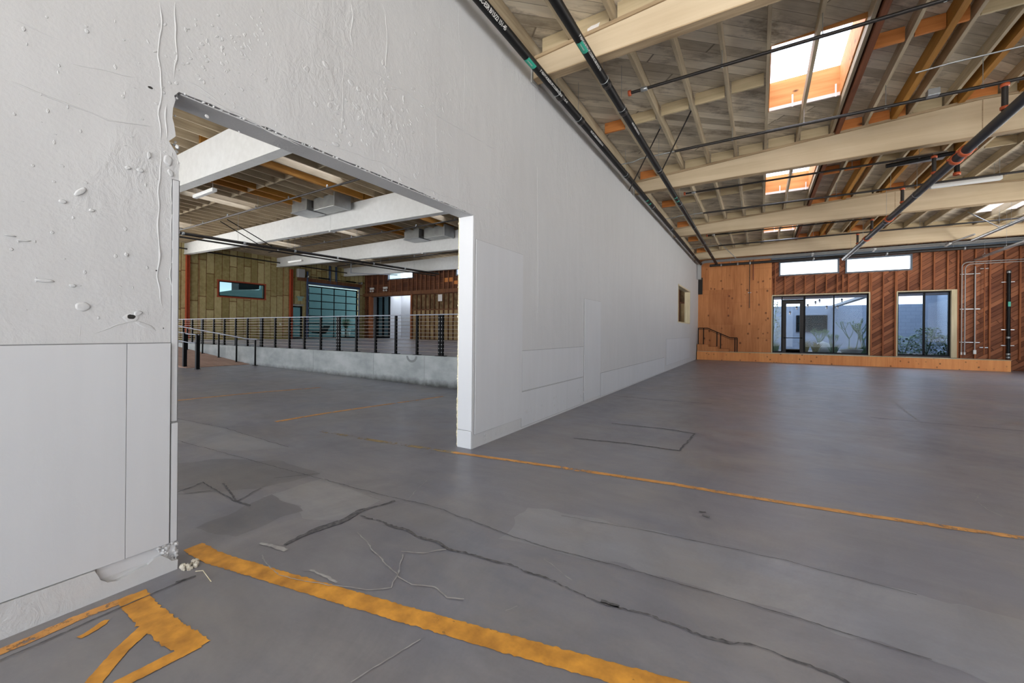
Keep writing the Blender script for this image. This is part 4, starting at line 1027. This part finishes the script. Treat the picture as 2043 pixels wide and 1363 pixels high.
# hanging strip lights
def strip_light(x0, x1, y, z, label, zt, w=.12):
    root = empty('strip_light', ((x0 + x1) / 2, y, z), label, 'light', 'hanging strip lights')
    adopt(root, MB().box(x0, x1, y - w / 2, y + w / 2, z, z + .09).build('housing', M['lightwhite'], bevel=.008))
    adopt(root, MB().box(x0 + .02, x1 - .02, y - w / 2 + .015, y + w / 2 - .015, z - .006, z).build('diffuser', M['lightwhite']))
    for x in (x0 + .12, x1 - .12): adopt(root, MB().tube([(x, y, z + .09), (x, y, zt)], .004, 5).build('hanger_rod', M['galv']))
strip_light(3.62, 4.83, 14.1, 4.98, 'white strip light hanging under the right roof slope before the third beam', 5.5)
strip_light(-14.3, -13.05, 5.36, 5.16, 'white strip light hanging under the left hall skylights', 6.5)
strip_light(-22.7, -21.4, 13.0, 5.06, 'white strip light hanging before the insulated wall of the left hall', 6.5)

# ================================================================ LEFT HALL
rf = struct(MB().box(XL, X0, YP + .22, YF, .3, PF).build('floor', M['raised']), 'raised pale concrete floor of the left hall')
dw = struct(MB().box(XL, X0, YP, YP + .22, -.4, PF).build('wall_dock', M['dock']), 'low stained concrete wall holding the raised floor')
mb = MB()
for x in (-7.4, -9.35, -12.2, -18.0): mb.box(x - .004, x + .004, YP - .002, YP + .001, -.2, PF - .01)
mb.build('form_joint', M['stained'], dw)
n = 14; mb = MB(); mb.add([(-7.85 + .2 * math.cos(PI + PI * k / n), YP - .002, PF - .03 + .17 * math.sin(PI + PI * k / n)) for k in range(n + 1)] + [(-7.85 + .13 * math.cos(PI + PI * k / n), YP - .002, PF - .03 + .11 * math.sin(PI + PI * k / n)) for k in range(n + 1)], [(k, k + 1, k + 2 + n, k + 1 + n) for k in range(n)])
mb.build('stain_ring', M['stained'], dw)
rp_ = MB(); rp_.prism([(-16.1, 0.0), (-24.5, 0), (-24.5, PF), (-16.1, .012)], 'Y', 5.85, YP - .01)
rampo = tag(rp_.build('plywood_ramp', M['ramp']), 'long brown plywood ramp climbing leftwards along the low concrete wall', 'ramp')
def rz(x): return max(0, (-16.1 - x) / 8.4 * PF)
# guard rail on the raised floor
gy = YP + .1
posts = [(-21.2, 0), (-20.25, 1), (-19.2, 0), (-18.3, 0), (-17.4, 0), (-16.5, 0), (-15.52, 1), (-14.6, 0), (-13.72, 0), (-12.85, 0), (-11.96, 0), (-11.07, 1), (-10.22, 0), (-9.38, 0), (-8.56, 0), (-7.76, 0), (-6.93, 1), (-6.22, 0), (-5.4, 0), (-4.6, 0), (-3.8, 0), (-22.1, 0), (-23, 0), (-24, 1)]
gr = empty('guard_rail', (-12, gy, PF), 'long black post guard rail with steel cables along the raised floor', 'railing')
pr = None; prw = None
for x, wd_ in posts:
    if wd_:
        if prw is None:
            mb = MB().box(-.075, -.012, -.03, .03, 0, 1.05).box(.012, .075, -.03, .03, 0, 1.05).box(-.15, .15, -.07, .07, 0, .012)
            prw = mb.build('double_post', M['black']); bm_ = prw
            s = MB()
            for kk in range(10):
                for xx in (-.044, .044): s.lathe([(.012, -.036), (.012, -.03)], (xx, 0, .1 + kk * .098), 6, 'y').add([(xx - .01, -.034, .09 + kk * .098), (xx + .01, -.034, .09 + kk * .098), (xx + .01, -.034, .11 + kk * .098), (xx - .01, -.034, .11 + kk * .098)], [(0, 1, 2, 3)])
            sc = s.build('cable_fittings', M['galv'], prw); o = prw
        else:
            o = prw.copy(); COL.objects.link(o); s2 = sc.copy(); COL.objects.link(s2); s2.parent = o
    else:
        if pr is None: pr = MB().box(-.027, .027, -.03, .03, 0, 1.05).box(-.1, .1, -.07, .07, 0, .012).build('post', M['black']); o = pr
        else: o = pr.copy(); COL.objects.link(o)
    o.parent = gr; o.location = (x + 12, 0, 0)
adopt(gr, MB().box(-24.1, X0, gy - .025, gy + .025, PF + 1.05, PF + 1.075).build('top_rail', M['railsteel']))
for kk in range(10): adopt(gr, MB().tube([(-24.1, gy, PF + .1 + kk * .098), (X0, gy, PF + .1 + kk * .098)], .006, 5).build('cable', M['cable']))
# ramp handrails
def ramp_rail(y, xs, x0, x1, label, wide, ext=0):
    root = empty('ramp_handrail', (xs[0], y, rz(xs[0])), label, 'handrail', 'ramp handrails')
    for x in xs:
        adopt(root, MB().box(x - wide, x + wide, y - wide, y + wide, rz(x) + (0 if x < -16.1 else 0), rz(x) + .93 + (.2 if wide > .03 else 0)).box(x - .08, x + .08, y - .06, y + .06, rz(x), rz(x) + .012).build('post', M['black']))
    return root
r_ = ramp_rail(YP - .12, [-15.5, -16.85, -18.25, -19.65, -21.1, -22.5], -15.5, -24.4, 'slim black handrail with a steel tube beside the concrete wall above the ramp', .022)
adopt(r_, MB().tube([(-24.4, YP - .12, rz(-24.4) + .95), (-16.1, YP - .12, .95), (-15.4, YP - .12, .94)], .022, 8).build('grip_rail', M['railsteel']))
r_ = ramp_rail(5.92, [-15.5, -16.45, -18.3, -20.1, -22], -15.5, -24.4, 'heavy black posts with cables on the open side of the ramp', .05)
adopt(r_, MB().tube([(-24.4, 5.92, rz(-24.4) + 1.12), (-16.1, 5.92, 1.12), (-15.4, 5.92, 1.11)], .02, 8).build('grip_rail', M['railsteel']))
adopt(r_, MB().tube([(-24.4, 5.86, rz(-24.4) + .85), (-16.1, 5.86, .85), (-15.5, 5.86, .84)], .016, 8).build('low_rail', M['railsteel']))

# ---- insulated wall at the far left
wi = struct(wall_x('wall_far_left', M['batt'], XL, YB, YF, -.1, 6.6, [(-5.0, 8.0, .4, 4.8), (12.0, 14.72, 3.36, 4.29), (16.6, 17.42, PF, 3.05), (17.75, 22.32, PF, 4.68)]), 'far left wall filled with yellow-green insulation batts')  # hidden near opening is added to light the left hall
y = YB + .3
while y < YF:      # framing edges between batts
    if not (11.9 < y < 14.8 or 16.5 < y < 22.4): MB().box(XL, XL + .012, y - .012, y + .012, PF, 6.5).build('stud', M['stud'], wi)
    y += 1.26
MB().box(XL, XL + .03, 11.9, 14.82, 4.29, 4.37).box(XL, XL + .03, 11.9, 14.82, 3.28, 3.36).box(XL, XL + .03, 11.92, 12.0, 3.36, 4.29).box(XL, XL + .03, 14.72, 14.8, 3.36, 4.29).build('window_trim', M['rust'], wi)
def xframe(name, y0, y1, z0, z1, x, w, d, mat, parent):
    return MB().box(x, x + d, y0, y1, z0, z0 + w).box(x, x + d, y0, y1, z1 - w, z1).box(x, x + d, y0, y0 + w, z0 + w, z1 - w).box(x, x + d, y1 - w, y1, z0 + w, z1 - w).build(name, mat, parent)
w5 = struct(xframe('window_5', 12.0, 14.72, 3.36, 4.29, XL - .08, .05, .1, M['frameblk'], None), 'long black framed window in the insulated wall')
MB().box(XL - .04, XL - .032, 12.05, 14.67, 3.41, 4.24).build('pane', M['glassdark'], w5)
for i, y in enumerate((10.37, 16.5)):
    c = empty('steel_column', (XL + .1, y, PF), 'orange primed steel column against the insulated wall, %s' % ['left one', 'right one beside the small door'][i], 'column', 'orange columns')
    adopt(c, MB().box(XL, XL + .2, y - .08, y - .065, PF, 5.55).box(XL, XL + .2, y + .065, y + .08, PF, 5.55).box(XL + .09, XL + .11, y - .065, y + .065, PF, 5.55).box(XL + .0, XL + .2, y - .08, y + .08, 5.55, 5.6).build('column_shaft', M['rust']))
# small door
d2 = struct(xframe('door_2', 16.62, 17.4, PF, 3.03, XL - .1, .11, .08, M['frameblk'], None), 'black framed glass door beside the orange column')
MB().box(XL - .07, XL - .06, 16.72, 17.3, PF + .1, 2.93).build('pane', M['glassdark'], d2)
MB().box(XL - .04, XL - .0, 16.7, 17.32, 1.55, 1.6).build('push_bar', M['black'], d2)
MB().box(XL, XL + .05, 16.58, 17.46, 3.05, 3.15).build('head_trim', M['galv'], d2)
e = empty('exit_light', (XL + .06, 17.2, 3.55), 'pale green emergency light above the small glass door', 'light')
adopt(e, MB().box(XL + .0, XL + .08, 16.95, 17.45, 3.62, 3.74).build('housing', M['mint'], bevel=.008), MB().box(XL + .0, XL + .07, 17.05, 17.35, 3.4, 3.62).build('panel', M['mint']))
tag(MB().box(XL + .02, XL + .3, 16.9, 17.4, 5.1, 5.7).build('door_operator_box', M['lightgrey'], bevel=.01), 'pale grey motor box high beside the sectional glass door', 'box')
# sectional door
rd5 = struct(xframe('door_3', 17.85, 22.2, PF, 4.6, XL - .12, .09, .08, M['frameblk'], None), 'large sectional glass door of four by seven panes')
for yy in (18.97, 20.05, 21.13): MB().box(XL - .12, XL - .06, yy - .025, yy + .025, PF, 4.6).build('stile', M['frameblk'], rd5)
for i in range(1, 7):
    zz = PF + i * (4.6 - PF) / 7; MB().box(XL - .12, XL - .05, 17.85, 22.2, zz - .03, zz + .03).build('section_rail', M['frameblk'], rd5)
MB().box(XL - .1, XL - .092, 17.9, 22.15, PF + .05, 4.55).build('pane', M['glassdark'], rd5)
for yy in (17.78, 22.3): MB().box(XL - .05, XL + .06, yy - .04, yy + .04, PF, 5.3).build('track', M['railsteel'], rd5)
for i in range(8):
    for yy in (17.86, 22.2): MB().box(XL - .05, XL - .02, yy - .04, yy + .04, PF + .2 + i * .5, PF + .32 + i * .5).build('hinge', M['galv'], rd5)
tag(MB().box(XL + .0, XL + .14, 17.72, 22.3, 4.68, 4.86).build('steel_lintel', M['bluesteel'], bevel=.004), 'blue painted steel lintel above the sectional door', 'lintel')
tag(MB().box(XL + .0, XL + .12, 17.0, 22.5, 4.87, 5.12).build('timber_header', M['studdark']), 'dark timber header above the blue lintel', 'beam')
for i, yy in enumerate((19.55, 20.1)): tag(MB().box(XL + .02, XL + .12, yy - .06, yy + .06, 5.12, 6.5).box(XL + .12, XL + .14, yy + .02, yy + .05, 4.9, 5.7).build('steel_post', M['bluesteel']), 'short dark blue upright above the sectional door, %s one' % ['left', 'right'][i], 'post', 'uprights over the sectional door')
sh = pipe('torsion_shaft', [(XL + .25, 17.6, 5.22), (XL + .25, 22.4, 5.22)], .018, M['steel'], 'spring shaft of the sectional door above the lintel', 'shaft')
for a in (18.5, 20.9): adopt(sh, MB().tube([(XL + .25, a, 5.22), (XL + .25, a + .9, 5.22)], .05, 10).build('spring', M['black']))
for a in (17.66, 22.36): adopt(sh, MB().lathe([(.02, -.03), (.11, -.03), (.11, .03), (.02, .03)], (XL + .25, a, 5.22), 14, 'y').build('cable_drum', M['galv']))
tag(MB().box(XL + .08, XL + .2, 17.64, 17.72, PF, 5.6).build('steel_post', M['bluesteel']), 'pale blue steel upright at the left edge of the sectional door', 'post')
pipe('sprinkler_pipe', [(-28.2, 9.0, 5.9), (-28.2, 22.5, 5.86)], .04, M['steel'], 'dark sprinkler pipe running along the insulated wall', 'pipe')
tag(MB().box(XL, XL + .04, 15.75, 15.85, 1.62, 1.74).build('outlet_box', M['lightwhite']), 'small white outlet on the insulated wall near the right column', 'outlet')
tag(MB().box(XL, XL + .3, 8.5, 16.2, PF, PF + .04).build('floor_strip', M['yellowpaint']), 'yellow strip on the raised floor at the foot of the insulated wall', 'strip')

# ---- brown stud wall of the left hall
hl = [(-25.8, -22.95, 5.38, 6.32), (-18.7, -15.9, 5.3, 6.25), (-27.8, -23.07, PF, 4.08)]
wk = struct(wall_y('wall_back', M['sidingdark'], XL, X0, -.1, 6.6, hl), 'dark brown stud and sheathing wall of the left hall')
x = XL + .3; k_ = 0
while x < X0 - .2:
    segs = [(PF, 4.05), (4.4, 6.5)]
    for h in hl:
        if h[0] - .03 < x < h[1] + .03:
            nn = []
            for a, b in segs:
                if a < h[2] < b: nn.append((a, h[2]))
                if a < h[3] < b: nn.append((h[3], b))
                if b <= h[2] or a >= h[3]: nn.append((a, b))
            segs = nn
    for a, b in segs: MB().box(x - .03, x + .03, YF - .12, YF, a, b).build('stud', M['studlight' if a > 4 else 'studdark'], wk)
    x += .45 if x > -24 else .7
MB().box(XL, X0, YF - .14, YF, 4.12, 4.4).build('header', M['studdark'], wk)
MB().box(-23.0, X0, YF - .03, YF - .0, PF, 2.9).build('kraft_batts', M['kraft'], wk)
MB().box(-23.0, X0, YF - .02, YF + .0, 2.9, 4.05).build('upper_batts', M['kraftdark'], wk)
MB().box(-23.0, X0, YF - .125, YF, 2.86, 2.94).build('fire_block', M['studdark'], wk)
MB().box(-19.9, -18.9, YF - .05, YF, 4.9, 5.2).box(-19.0, -18.2, YF - .05, YF, 4.7, 4.95).build('patch_board', M['fir'], wk)
tag(MB().box(-20.3, -19.9, YF - .13, YF - .125, 3.5, 4.0).build('torn_paper', M['paper']), 'torn white paper on the brown stud wall', 'paper')
tag(MB().box(-17.6, -17.2, YF - .16, YF - .125, .9, 1.5).build('orange_board', M['rust']), 'small orange-red board low on the brown stud wall', 'board')
for i, (a, b, c, d) in enumerate(hl[:2]):
    w = struct(yframe('window_%d' % (6 + i), a, b, c, d, YF - .05, .08, .12, M['greyframe'], None), 'high window in the brown stud wall'); pane_y(a + .08, b - .08, c + .08, d - .08, YF, M['glassclear'], w)
    portal('portal', ((a + b) / 2, YF + .19, (c + d) / 2), (-PI / 2, 0, 0), b - a, d - c)
MB().box(-27.9, -27.75, YF - .16, YF + .2, PF, 4.12).box(-23.1, -22.95, YF - .16, YF + .2, PF, 4.12).build('opening_jamb', M['stud'], wk)
for i, x in enumerate((-27.5, -25.9)):
    e = empty('emergency_light', (x, YF - .2, 4.6), 'white twin-head emergency light above the wide opening, %s one' % ['left', 'right'][i], 'light', 'emergency lights')
    adopt(e, MB().box(x - .25, x + .25, YF - .2, YF - .14, 4.68, 4.84).build('housing', M['lightwhite'], bevel=.01))
    for dx in (-.14, .14): adopt(e, MB().lathe([(.01, -.05), (.06, -.05), (.08, .03), (.03, .06)], (x + dx, YF - .2, 4.55), 12, 'y').build('lamp_head', M['lightwhite']))
# room beyond the wide opening
struct(MB().box(XL, -22, YF + .2, 27, .3, PF).build('floor', M['raised']))
struct(MB().box(XL, -22, 27, 27.1, PF, 5).build('wall_annex', M['panel']), 'white wall of the room beyond the wide opening')
struct(MB().box(XL, -22, YF + .2, 25.9, 4.6, 4.7).build('ceiling', M['panel']))  # stops short of the back wall, a gap added to let light in
struct(MB().box(XL - .2, XL, YF + .2, 27, PF, 5).build('wall_annex', M['panel']), 'left wall of the far room')
struct(MB().box(-22.1, -22, YF + .2, 27, PF, 5).build('wall_annex', M['panel']))
gp = empty('glass_partition', (-27.8, 24.2, PF), 'dark framed glass partition standing inside the far room', 'partition')
for xx in (-28.5, -27.8, -27.05): adopt(gp, MB().box(xx - .07, xx + .07, 24.15, 24.25, PF, 4.2).build('frame_post', M['black']))
adopt(gp, MB().box(-28.5, -27.05, 24.19, 24.2, PF, 4.2).build('partition_glass', M['glassdark']), MB().box(-28.5, -27.05, 24.15, 24.25, PF, PF + .1).build('bottom_rail', M['black']))
tag(MB().box(-24.9, -24.4, 26.95, 27.0, 1.1, 1.6).build('wall_panel_box', M['black']), 'black box low on the white wall of the far room', 'box')
tag(MB().box(-24.2, -22.6, 26.9, 27.0, PF, .95).build('skirting_board', M['rust']), 'red-brown skirting piece on the white wall of the far room', 'board')
# ---- services under the left roof
lm = pipe('sprinkler_main', [(-19.45, 4.0, 5.0), (-18.0, 18.0, 5.0), (-17.8, 20.0, 5.0)], .06, M['steel'], 'heavy dark pipe running away under the white beams of the left hall', 'pipe', 'dark mains of the left hall')
lm2 = pipe('sprinkler_main', [(-19.7, 4.0, 4.9), (-18.25, 18.0, 4.9), (-18.05, 20.0, 4.9)], .035, M['steel'], 'thinner dark pipe beside the heavy pipe under the white beams', 'pipe', 'dark mains of the left hall')
for i in range(7):
    f = i / 6; adopt(lm, MB().lathe([(.062, -.05), (.075, -.04), (.075, .04), (.062, .05)], (-19.45 + 1.45 * (f * .9 + .05), 4 + 14 * (f * .9 + .05), 5.0), 10, 'y').build('coupling', M['galv']))
    adopt(lm, MB().tube([(-19.45 + 1.45 * f, 4 + 14 * f, 5.05), (-19.45 + 1.45 * f, 4 + 14 * f, 6.5)], .006, 5).build('hanger_rod', M['galv']))
for y, x0, x1, lb in ((8.1, -24, -8.5, 'behind the closest white beam'), (13.1, -25, -9, 'behind the middle white beam'), (18.4, -26, -9, 'behind the far white beam')):
    r_ = pipe('sprinkler_branch', [(x0, y, 5.9), (x1, y, 5.9)], .03, M['steel'], 'thin dark sprinkler pipe crossing the left hall %s' % lb, 'pipe', 'left hall sprinkler pipes')
    xx = x0 + 1
    while xx < x1:
        adopt(r_, MB().lathe([(.02, -.0), (.03, .02), (.03, .08), (.01, .1)], (xx, y, 5.91), 8).build('sprinkler_head', M['galv'])); xx += 2.2
    for xx in (x0 + 2, (x0 + x1) / 2, x1 - 2): adopt(r_, MB().tube([(xx, y, 5.93), (xx, y, 6.5)], .006, 5).build('hanger_rod', M['galv']))
for i, dx in enumerate((0, .6)): pipe('sway_brace', [(-19.7 + dx, 8.3, 5.9), (-19.3 + dx * 1.1, 9.9, 5.02)], .02, M['black'], '%s of two dark diagonal braces above the heavy pipe of the left hall' % ['left', 'right'][i], 'brace', 'left hall braces')
# ducts
for i, (xa, y, z) in enumerate(((-15.9, 9.2, 5.95), (-15.3, 14.6, 5.9))):
    dct = empty('air_duct', (xa + 1, y, z), 'galvanised sheet metal air duct unit hanging before the %s white beam' % ['middle', 'far'][i], 'duct', 'air ducts')
    adopt(dct, MB().box(xa, xa + 1.0, y, y + .75, z, 6.45).build('duct_box', M['duct'], bevel=.01), MB().box(xa - .03, xa + 1.03, y - .03, y + .78, z - .04, z + .0).build('flange', M['galv']),
          MB().box(xa + 1.2, xa + 2.5, y + .15, y + .75, z - .05, 6.35).build('duct_box', M['duct'], bevel=.01), MB().box(xa + 1.0, xa + 1.2, y + .2, y + .6, z + .1, 6.4).build('connector', M['steel']),
          MB().box(xa + 2.5, xa + 2.56, y + .1, y + .8, z - .08, 6.38).build('end_flange', M['galv']))
pipe('white_pipe', [(-22.6, 17, 6.5), (-22.6, 17, 5.0), (-19, 17.6, 4.72)], .03, M['railsteel'], 'pale pipe hanging before the sectional door of the left hall', 'pipe')

# ================================================================ OUTSIDE
struct(MB().box(-1.5, 10.2, YF + .2, 31, .2, .34).build('floor', M['soil']), 'courtyard ground')
cw = struct(MB().box(-1.5, 7.55, 30, 30.2, .2, 3.0).box(7.55, 10.2, 30, 30.2, .2, 6.0).build('wall_courtyard', M['block']), 'pale blue-grey painted block wall of the courtyard')
struct(MB().box(8.0, 8.2, YF + .2, 30, .2, 6.0).build('wall_courtyard', M['block']), 'pale painted side wall of the courtyard')
cb = empty('courtyard_canopy', (3, 25, 3.1), 'grey canopy beams over the courtyard outside the window', 'canopy')
adopt(cb, MB().box(-1, 7.9, 24.9, 25.0, 3.08, 3.25).build('canopy_beam', M['canopy']), MB().bar((4.45, 24.95, 3.2), (3.7, 29.9, 2.95), .25, .12).build('canopy_beam', M['canopy']), MB().box(1.0, 2.9, 24.2, 24.3, 3.02, 3.2).build('canopy_beam', M['canopy']))
wx = struct(yframe('window_8', 1.9, 3.4, 1.45, 2.45, 29.93, .04, .06, M['frameblk'], None)); MB().box(1.94, 3.36, 29.97, 29.98, 1.5, 2.4).build('pane', M['glassdark'], wx); MB().box(2.6, 2.64, 29.93, 29.99, 1.5, 2.4).box(1.94, 3.36, 29.93, 29.99, 1.93, 1.97).build('bar', M['frameblk'], wx)
# string lights
for i, (x, z) in enumerate(((1.32, 2.35), (1.6, 2.6), (2.05, 2.7), (2.8, 2.6), (1.12, 2.62), (2.36, 2.84), (2.52, 2.93), (3.22, 2.6), (3.38, 2.93))):
    b = empty('string_light', (x, 24.95, z), 'hanging garden lamp outside the big window, %s' % ['lowest, seen through the door', 'upper right, seen through the door', 'above the far small window', 'right of the far small window', 'upper left, seen through the door', 'lower of the high pair', 'top of the high pair', 'beside the mullion', 'highest beside the mullion'][i], 'lamp', 'garden lamps')
    adopt(b, MB().lathe([(.002, .12), (.03, .11), (.045, .06), (.05, .05), (.0, .05)], (x, 24.95, z), 10).build('cap', M['black']), MB().lathe([(.0, -.06), (.03, -.04), (.04, 0), (.03, .05)], (x, 24.95, z), 10).build('bulb', M['lightwhite']), MB().tube([(x, 24.95, z + .11), (x, 24.95, 3.085)], .004, 4).build('cord', M['black']))
# plants
def succulent(x, y, h, w, label, seed):
    r = random.Random(seed); root = empty('stem_shrub', (x, y, .34), label, 'shrub', 'courtyard stem shrubs'); mb = MB(); lf = MB()
    def grow(p, d, L_, rad, dep):
        pts = [p]; q = Vector(p)
        for i in range(4): d = (d + Vector((r.uniform(-.12, .12), r.uniform(-.12, .12), .12))).normalized(); q = q + d * L_ / 4; pts.append(q.copy())
        mb.tube(pts, [rad * (1 - .12 * i) for i in range(5)], 6)
        if dep == 0:
            for k in range(9):
                a = k * 2.4; tq = q + Vector((math.cos(a) * .05, math.sin(a) * .05, .05)); lf.tube([q - d * .02 * k * .5, tq - d * .02 * k], [.012, .004], 4)
            return
        for k in range(r.choice((2, 3, 3))):
            a = r.uniform(0, 2 * PI); grow(q, (d + Vector((math.cos(a), math.sin(a) * .6, 0)) * .75).normalized(), L_ * r.uniform(.6, .85), rad * .75, dep - 1)
    for k in range(3): grow(Vector((x + r.uniform(-w, w) * .3, y, .34)), Vector((r.uniform(-.5, .5) * w, r.uniform(-.2, .2), 1)).normalized(), h * .38, .03, 2)
    adopt(root, mb.build('stem', M['stem']), lf.build('foliage', M['leaf']))
succulent(2.75, 27, 1.45, .5, 'branching grey-green shrub under the far small window', 1); succulent(3.25, 27.3, 1.1, .3, 'small branching shrub left of the window mullion', 2)
succulent(4.1, 27, 2.0, .9, 'tall branching shrub behind the stone bowl', 3); succulent(4.6, 26.6, 1.7, .6, 'branching shrub at the right edge of the big window', 4)
def grass(x, y, h, w, mat, label, seed, n=70):
    r = random.Random(seed); mb = MB()
    for k in range(n):
        a = r.uniform(0, 2 * PI); l = r.uniform(.2, 1) * w; b = Vector((x + r.uniform(-.1, .1), y + r.uniform(-.1, .1), .34)); hh = h * r.uniform(.6, 1)
        t_ = b + Vector((math.cos(a) * l, math.sin(a) * l * .6, hh)); md = b.lerp(t_, .5) + Vector((0, 0, hh * .15)); s = Vector((.012, .004, 0))
        mb.add([b - s, b + s, md + s * .8, md - s * .8, t_], [(0, 1, 2, 3), (3, 2, 4)])
    return tag(mb.build('grass_clump', mat, fix=False), label, 'grass', 'courtyard grasses')
grass(2.0, 25.6, .75, .35, M['leafdry'], 'reddish grass clump right beside the glass door', 1); grass(2.45, 25.7, .7, .35, M['leafdry'], 'reddish grass clump left of the pale boulder', 2)
grass(3.15, 25.6, .6, .35, M['leaf'], 'green grass clump at the window mullion', 3); grass(3.85, 25.3, .45, .35, M['leafdry'], 'orange grass clump growing in the stone bowl', 4); grass(4.3, 25.4, .5, .3, M['leaf'], 'low green clump at the right edge of the big window', 5)
grass(.75, 25.6, .6, .2, M['leaf'], 'green clump seen through the narrow left pane', 6)
tag(MB().lathe([(.0, .34), (.3, .34), (.42, .55), (.45, .62), (.40, .62), (.3, .5), (.0, .48)], (3.75, 25.0, 0), 24).build('stone_bowl', M['bowl']), 'grey stone bowl planter outside the big window', 'planter')
bl = MB(); bl.lathe([(.0, .34), (.4, .34), (.38, .6), (.25, .85), (.02, .95)], (2.8, 26.2, 0), 14); tag(bl.build('boulder', M['bowl']), 'pale rounded boulder among the grasses outside', 'rock')
tag(MB().bar((.5, 24.2, .36), (3.4, 24.5, .36), .08, .04).build('garden_edging', M['turq']), 'pale turquoise edging on the courtyard ground', 'edging')
def bush(x, y, w, h, label, seed, mat=None, n=260):
    r = random.Random(seed); root = empty('leafy_bush', (x, y, .34), label, 'bush', 'leafy bushes'); mb = MB(); st_ = MB()
    for k in range(n):
        a = r.uniform(0, 2 * PI); q = r.random() ** .5; zz = r.random()
        c = Vector((x + math.cos(a) * w * q * (1 - .4 * zz), y + math.sin(a) * w * .5 * q, .4 + h * zz)); s = r.uniform(.05, .11)
        u = Vector((r.uniform(-1, 1), r.uniform(-1, 1), r.uniform(-.4, .4))).normalized(); v = u.cross(Vector((r.uniform(-.3, .3), r.uniform(-.3, .3), 1))).normalized()
        mb.add([c - u * s, c - u * s * .2 + v * s * .45, c + u * s, c - u * s * .2 - v * s * .45, c + Vector((0, 0, .02))], [(0, 1, 4), (1, 2, 4), (2, 3, 4), (3, 0, 4)])
        if k % 12 == 0: st_.tube([(x, y, .34), c], .008, 4)
    adopt(root, mb.build('foliage', mat or M['leaf'], fix=False), st_.build('stem', M['stem']))
bush(5.7, 25.4, .8, .9, 'leafy green bush at the left of the right window', 1); bush(6.5, 25.6, .7, 1.25, 'tallest leafy bush behind the mullion of the right window', 2, n=340); bush(7.2, 25.5, .6, .95, 'leafy bush at the right edge of the right window', 3)
bush(.6, 28.5, .7, 3.0, 'light green tree crown seen through the narrow left pane', 4, M['leafdry'], 300)
# outside the left hall
struct(MB().box(-36, XL - .25, 6, 27, .2, PF - .04).build('floor', M['soil']))
struct(MB().box(-34.2, -34, 17.2, 32, .3, 8.5).build('wall_neighbour', M['teal']), 'teal-grey neighbouring wall beyond the sectional door')
struct(MB().prism([(6, .3), (17.2, .3), (17.2, 4.45), (15.2, 4.25), (13.2, 3.75), (6, 3.6)], 'X', -34.2, -34).build('wall_neighbour', M['teal']))
tag(MB().prism([(16.9, 4.55), (18.6, 4.75), (18.6, 5.8), (16.9, 5.8)], 'X', -38, -36.8).build('neighbour_roof', M['frameblk']), 'dark neighbouring roof seen through the long window', 'roof')
bush(-31.5, 18.0, .7, 3.0, 'sunlit tree seen through the small glass door', 7, M['leafdry'], 300)
pp = empty('potted_palm', (-31.2, 23.0, PF), 'bushy potted plant in a white pot beyond the sectional door', 'plant')
adopt(pp, MB().lathe([(.0, .66), (.3, .66), (.42, 1.35), (.36, 1.35), (.3, 1.25), (.0, 1.25)], (-31.2, 23.0, 0), 16).build('pot', M['lightwhite']))
r = random.Random(4); lf = MB()
for k in range(90):
    a = r.uniform(0, 2 * PI); L_ = r.uniform(.4, .75); b = Vector((-31.2, 23.0, 1.3)); c1 = b + Vector((math.cos(a) * L_ * .5, math.sin(a) * L_ * .5, r.uniform(.5, 1.0))); c2 = b + Vector((math.cos(a) * L_, math.sin(a) * L_, r.uniform(.2, .8)))
    s = Vector((-math.sin(a), math.cos(a), 0)) * .02; lf.add([b - s, b + s, c1 + s, c1 - s, c2], [(0, 1, 2, 3), (3, 2, 4)])
adopt(pp, lf.build('foliage', M['leaf'], fix=False))
lc = empty('lounge_chair', (-30.2, 19.9, PF), 'dark lounge chair beyond the sectional door', 'chair')
adopt(lc, MB().hexa([(-30.6, 19.4, 1.05), (-29.8, 19.4, 1.05), (-29.8, 20.1, 1.0), (-30.6, 20.1, 1.0)], [(-30.6, 19.4, 1.15), (-29.8, 19.4, 1.15), (-29.8, 20.1, 1.12), (-30.6, 20.1, 1.12)]).build('seat', M['black']),
      MB().hexa([(-30.6, 20.05, 1.05), (-29.8, 20.05, 1.05), (-29.8, 20.15, 1.05), (-30.6, 20.15, 1.05)], [(-30.6, 20.45, 1.65), (-29.8, 20.45, 1.65), (-29.8, 20.52, 1.65), (-30.6, 20.52, 1.65)]).build('backrest', M['black']),
      MB().tube([(-30.2, 19.8, .67), (-30.2, 19.8, 1.05)], .03, 8).build('stem', M['galv']), MB().lathe([(.0, .66), (.3, .66), (.3, .68), (.03, .7)], (-30.2, 19.8, 0), 16).build('base', M['galv']))
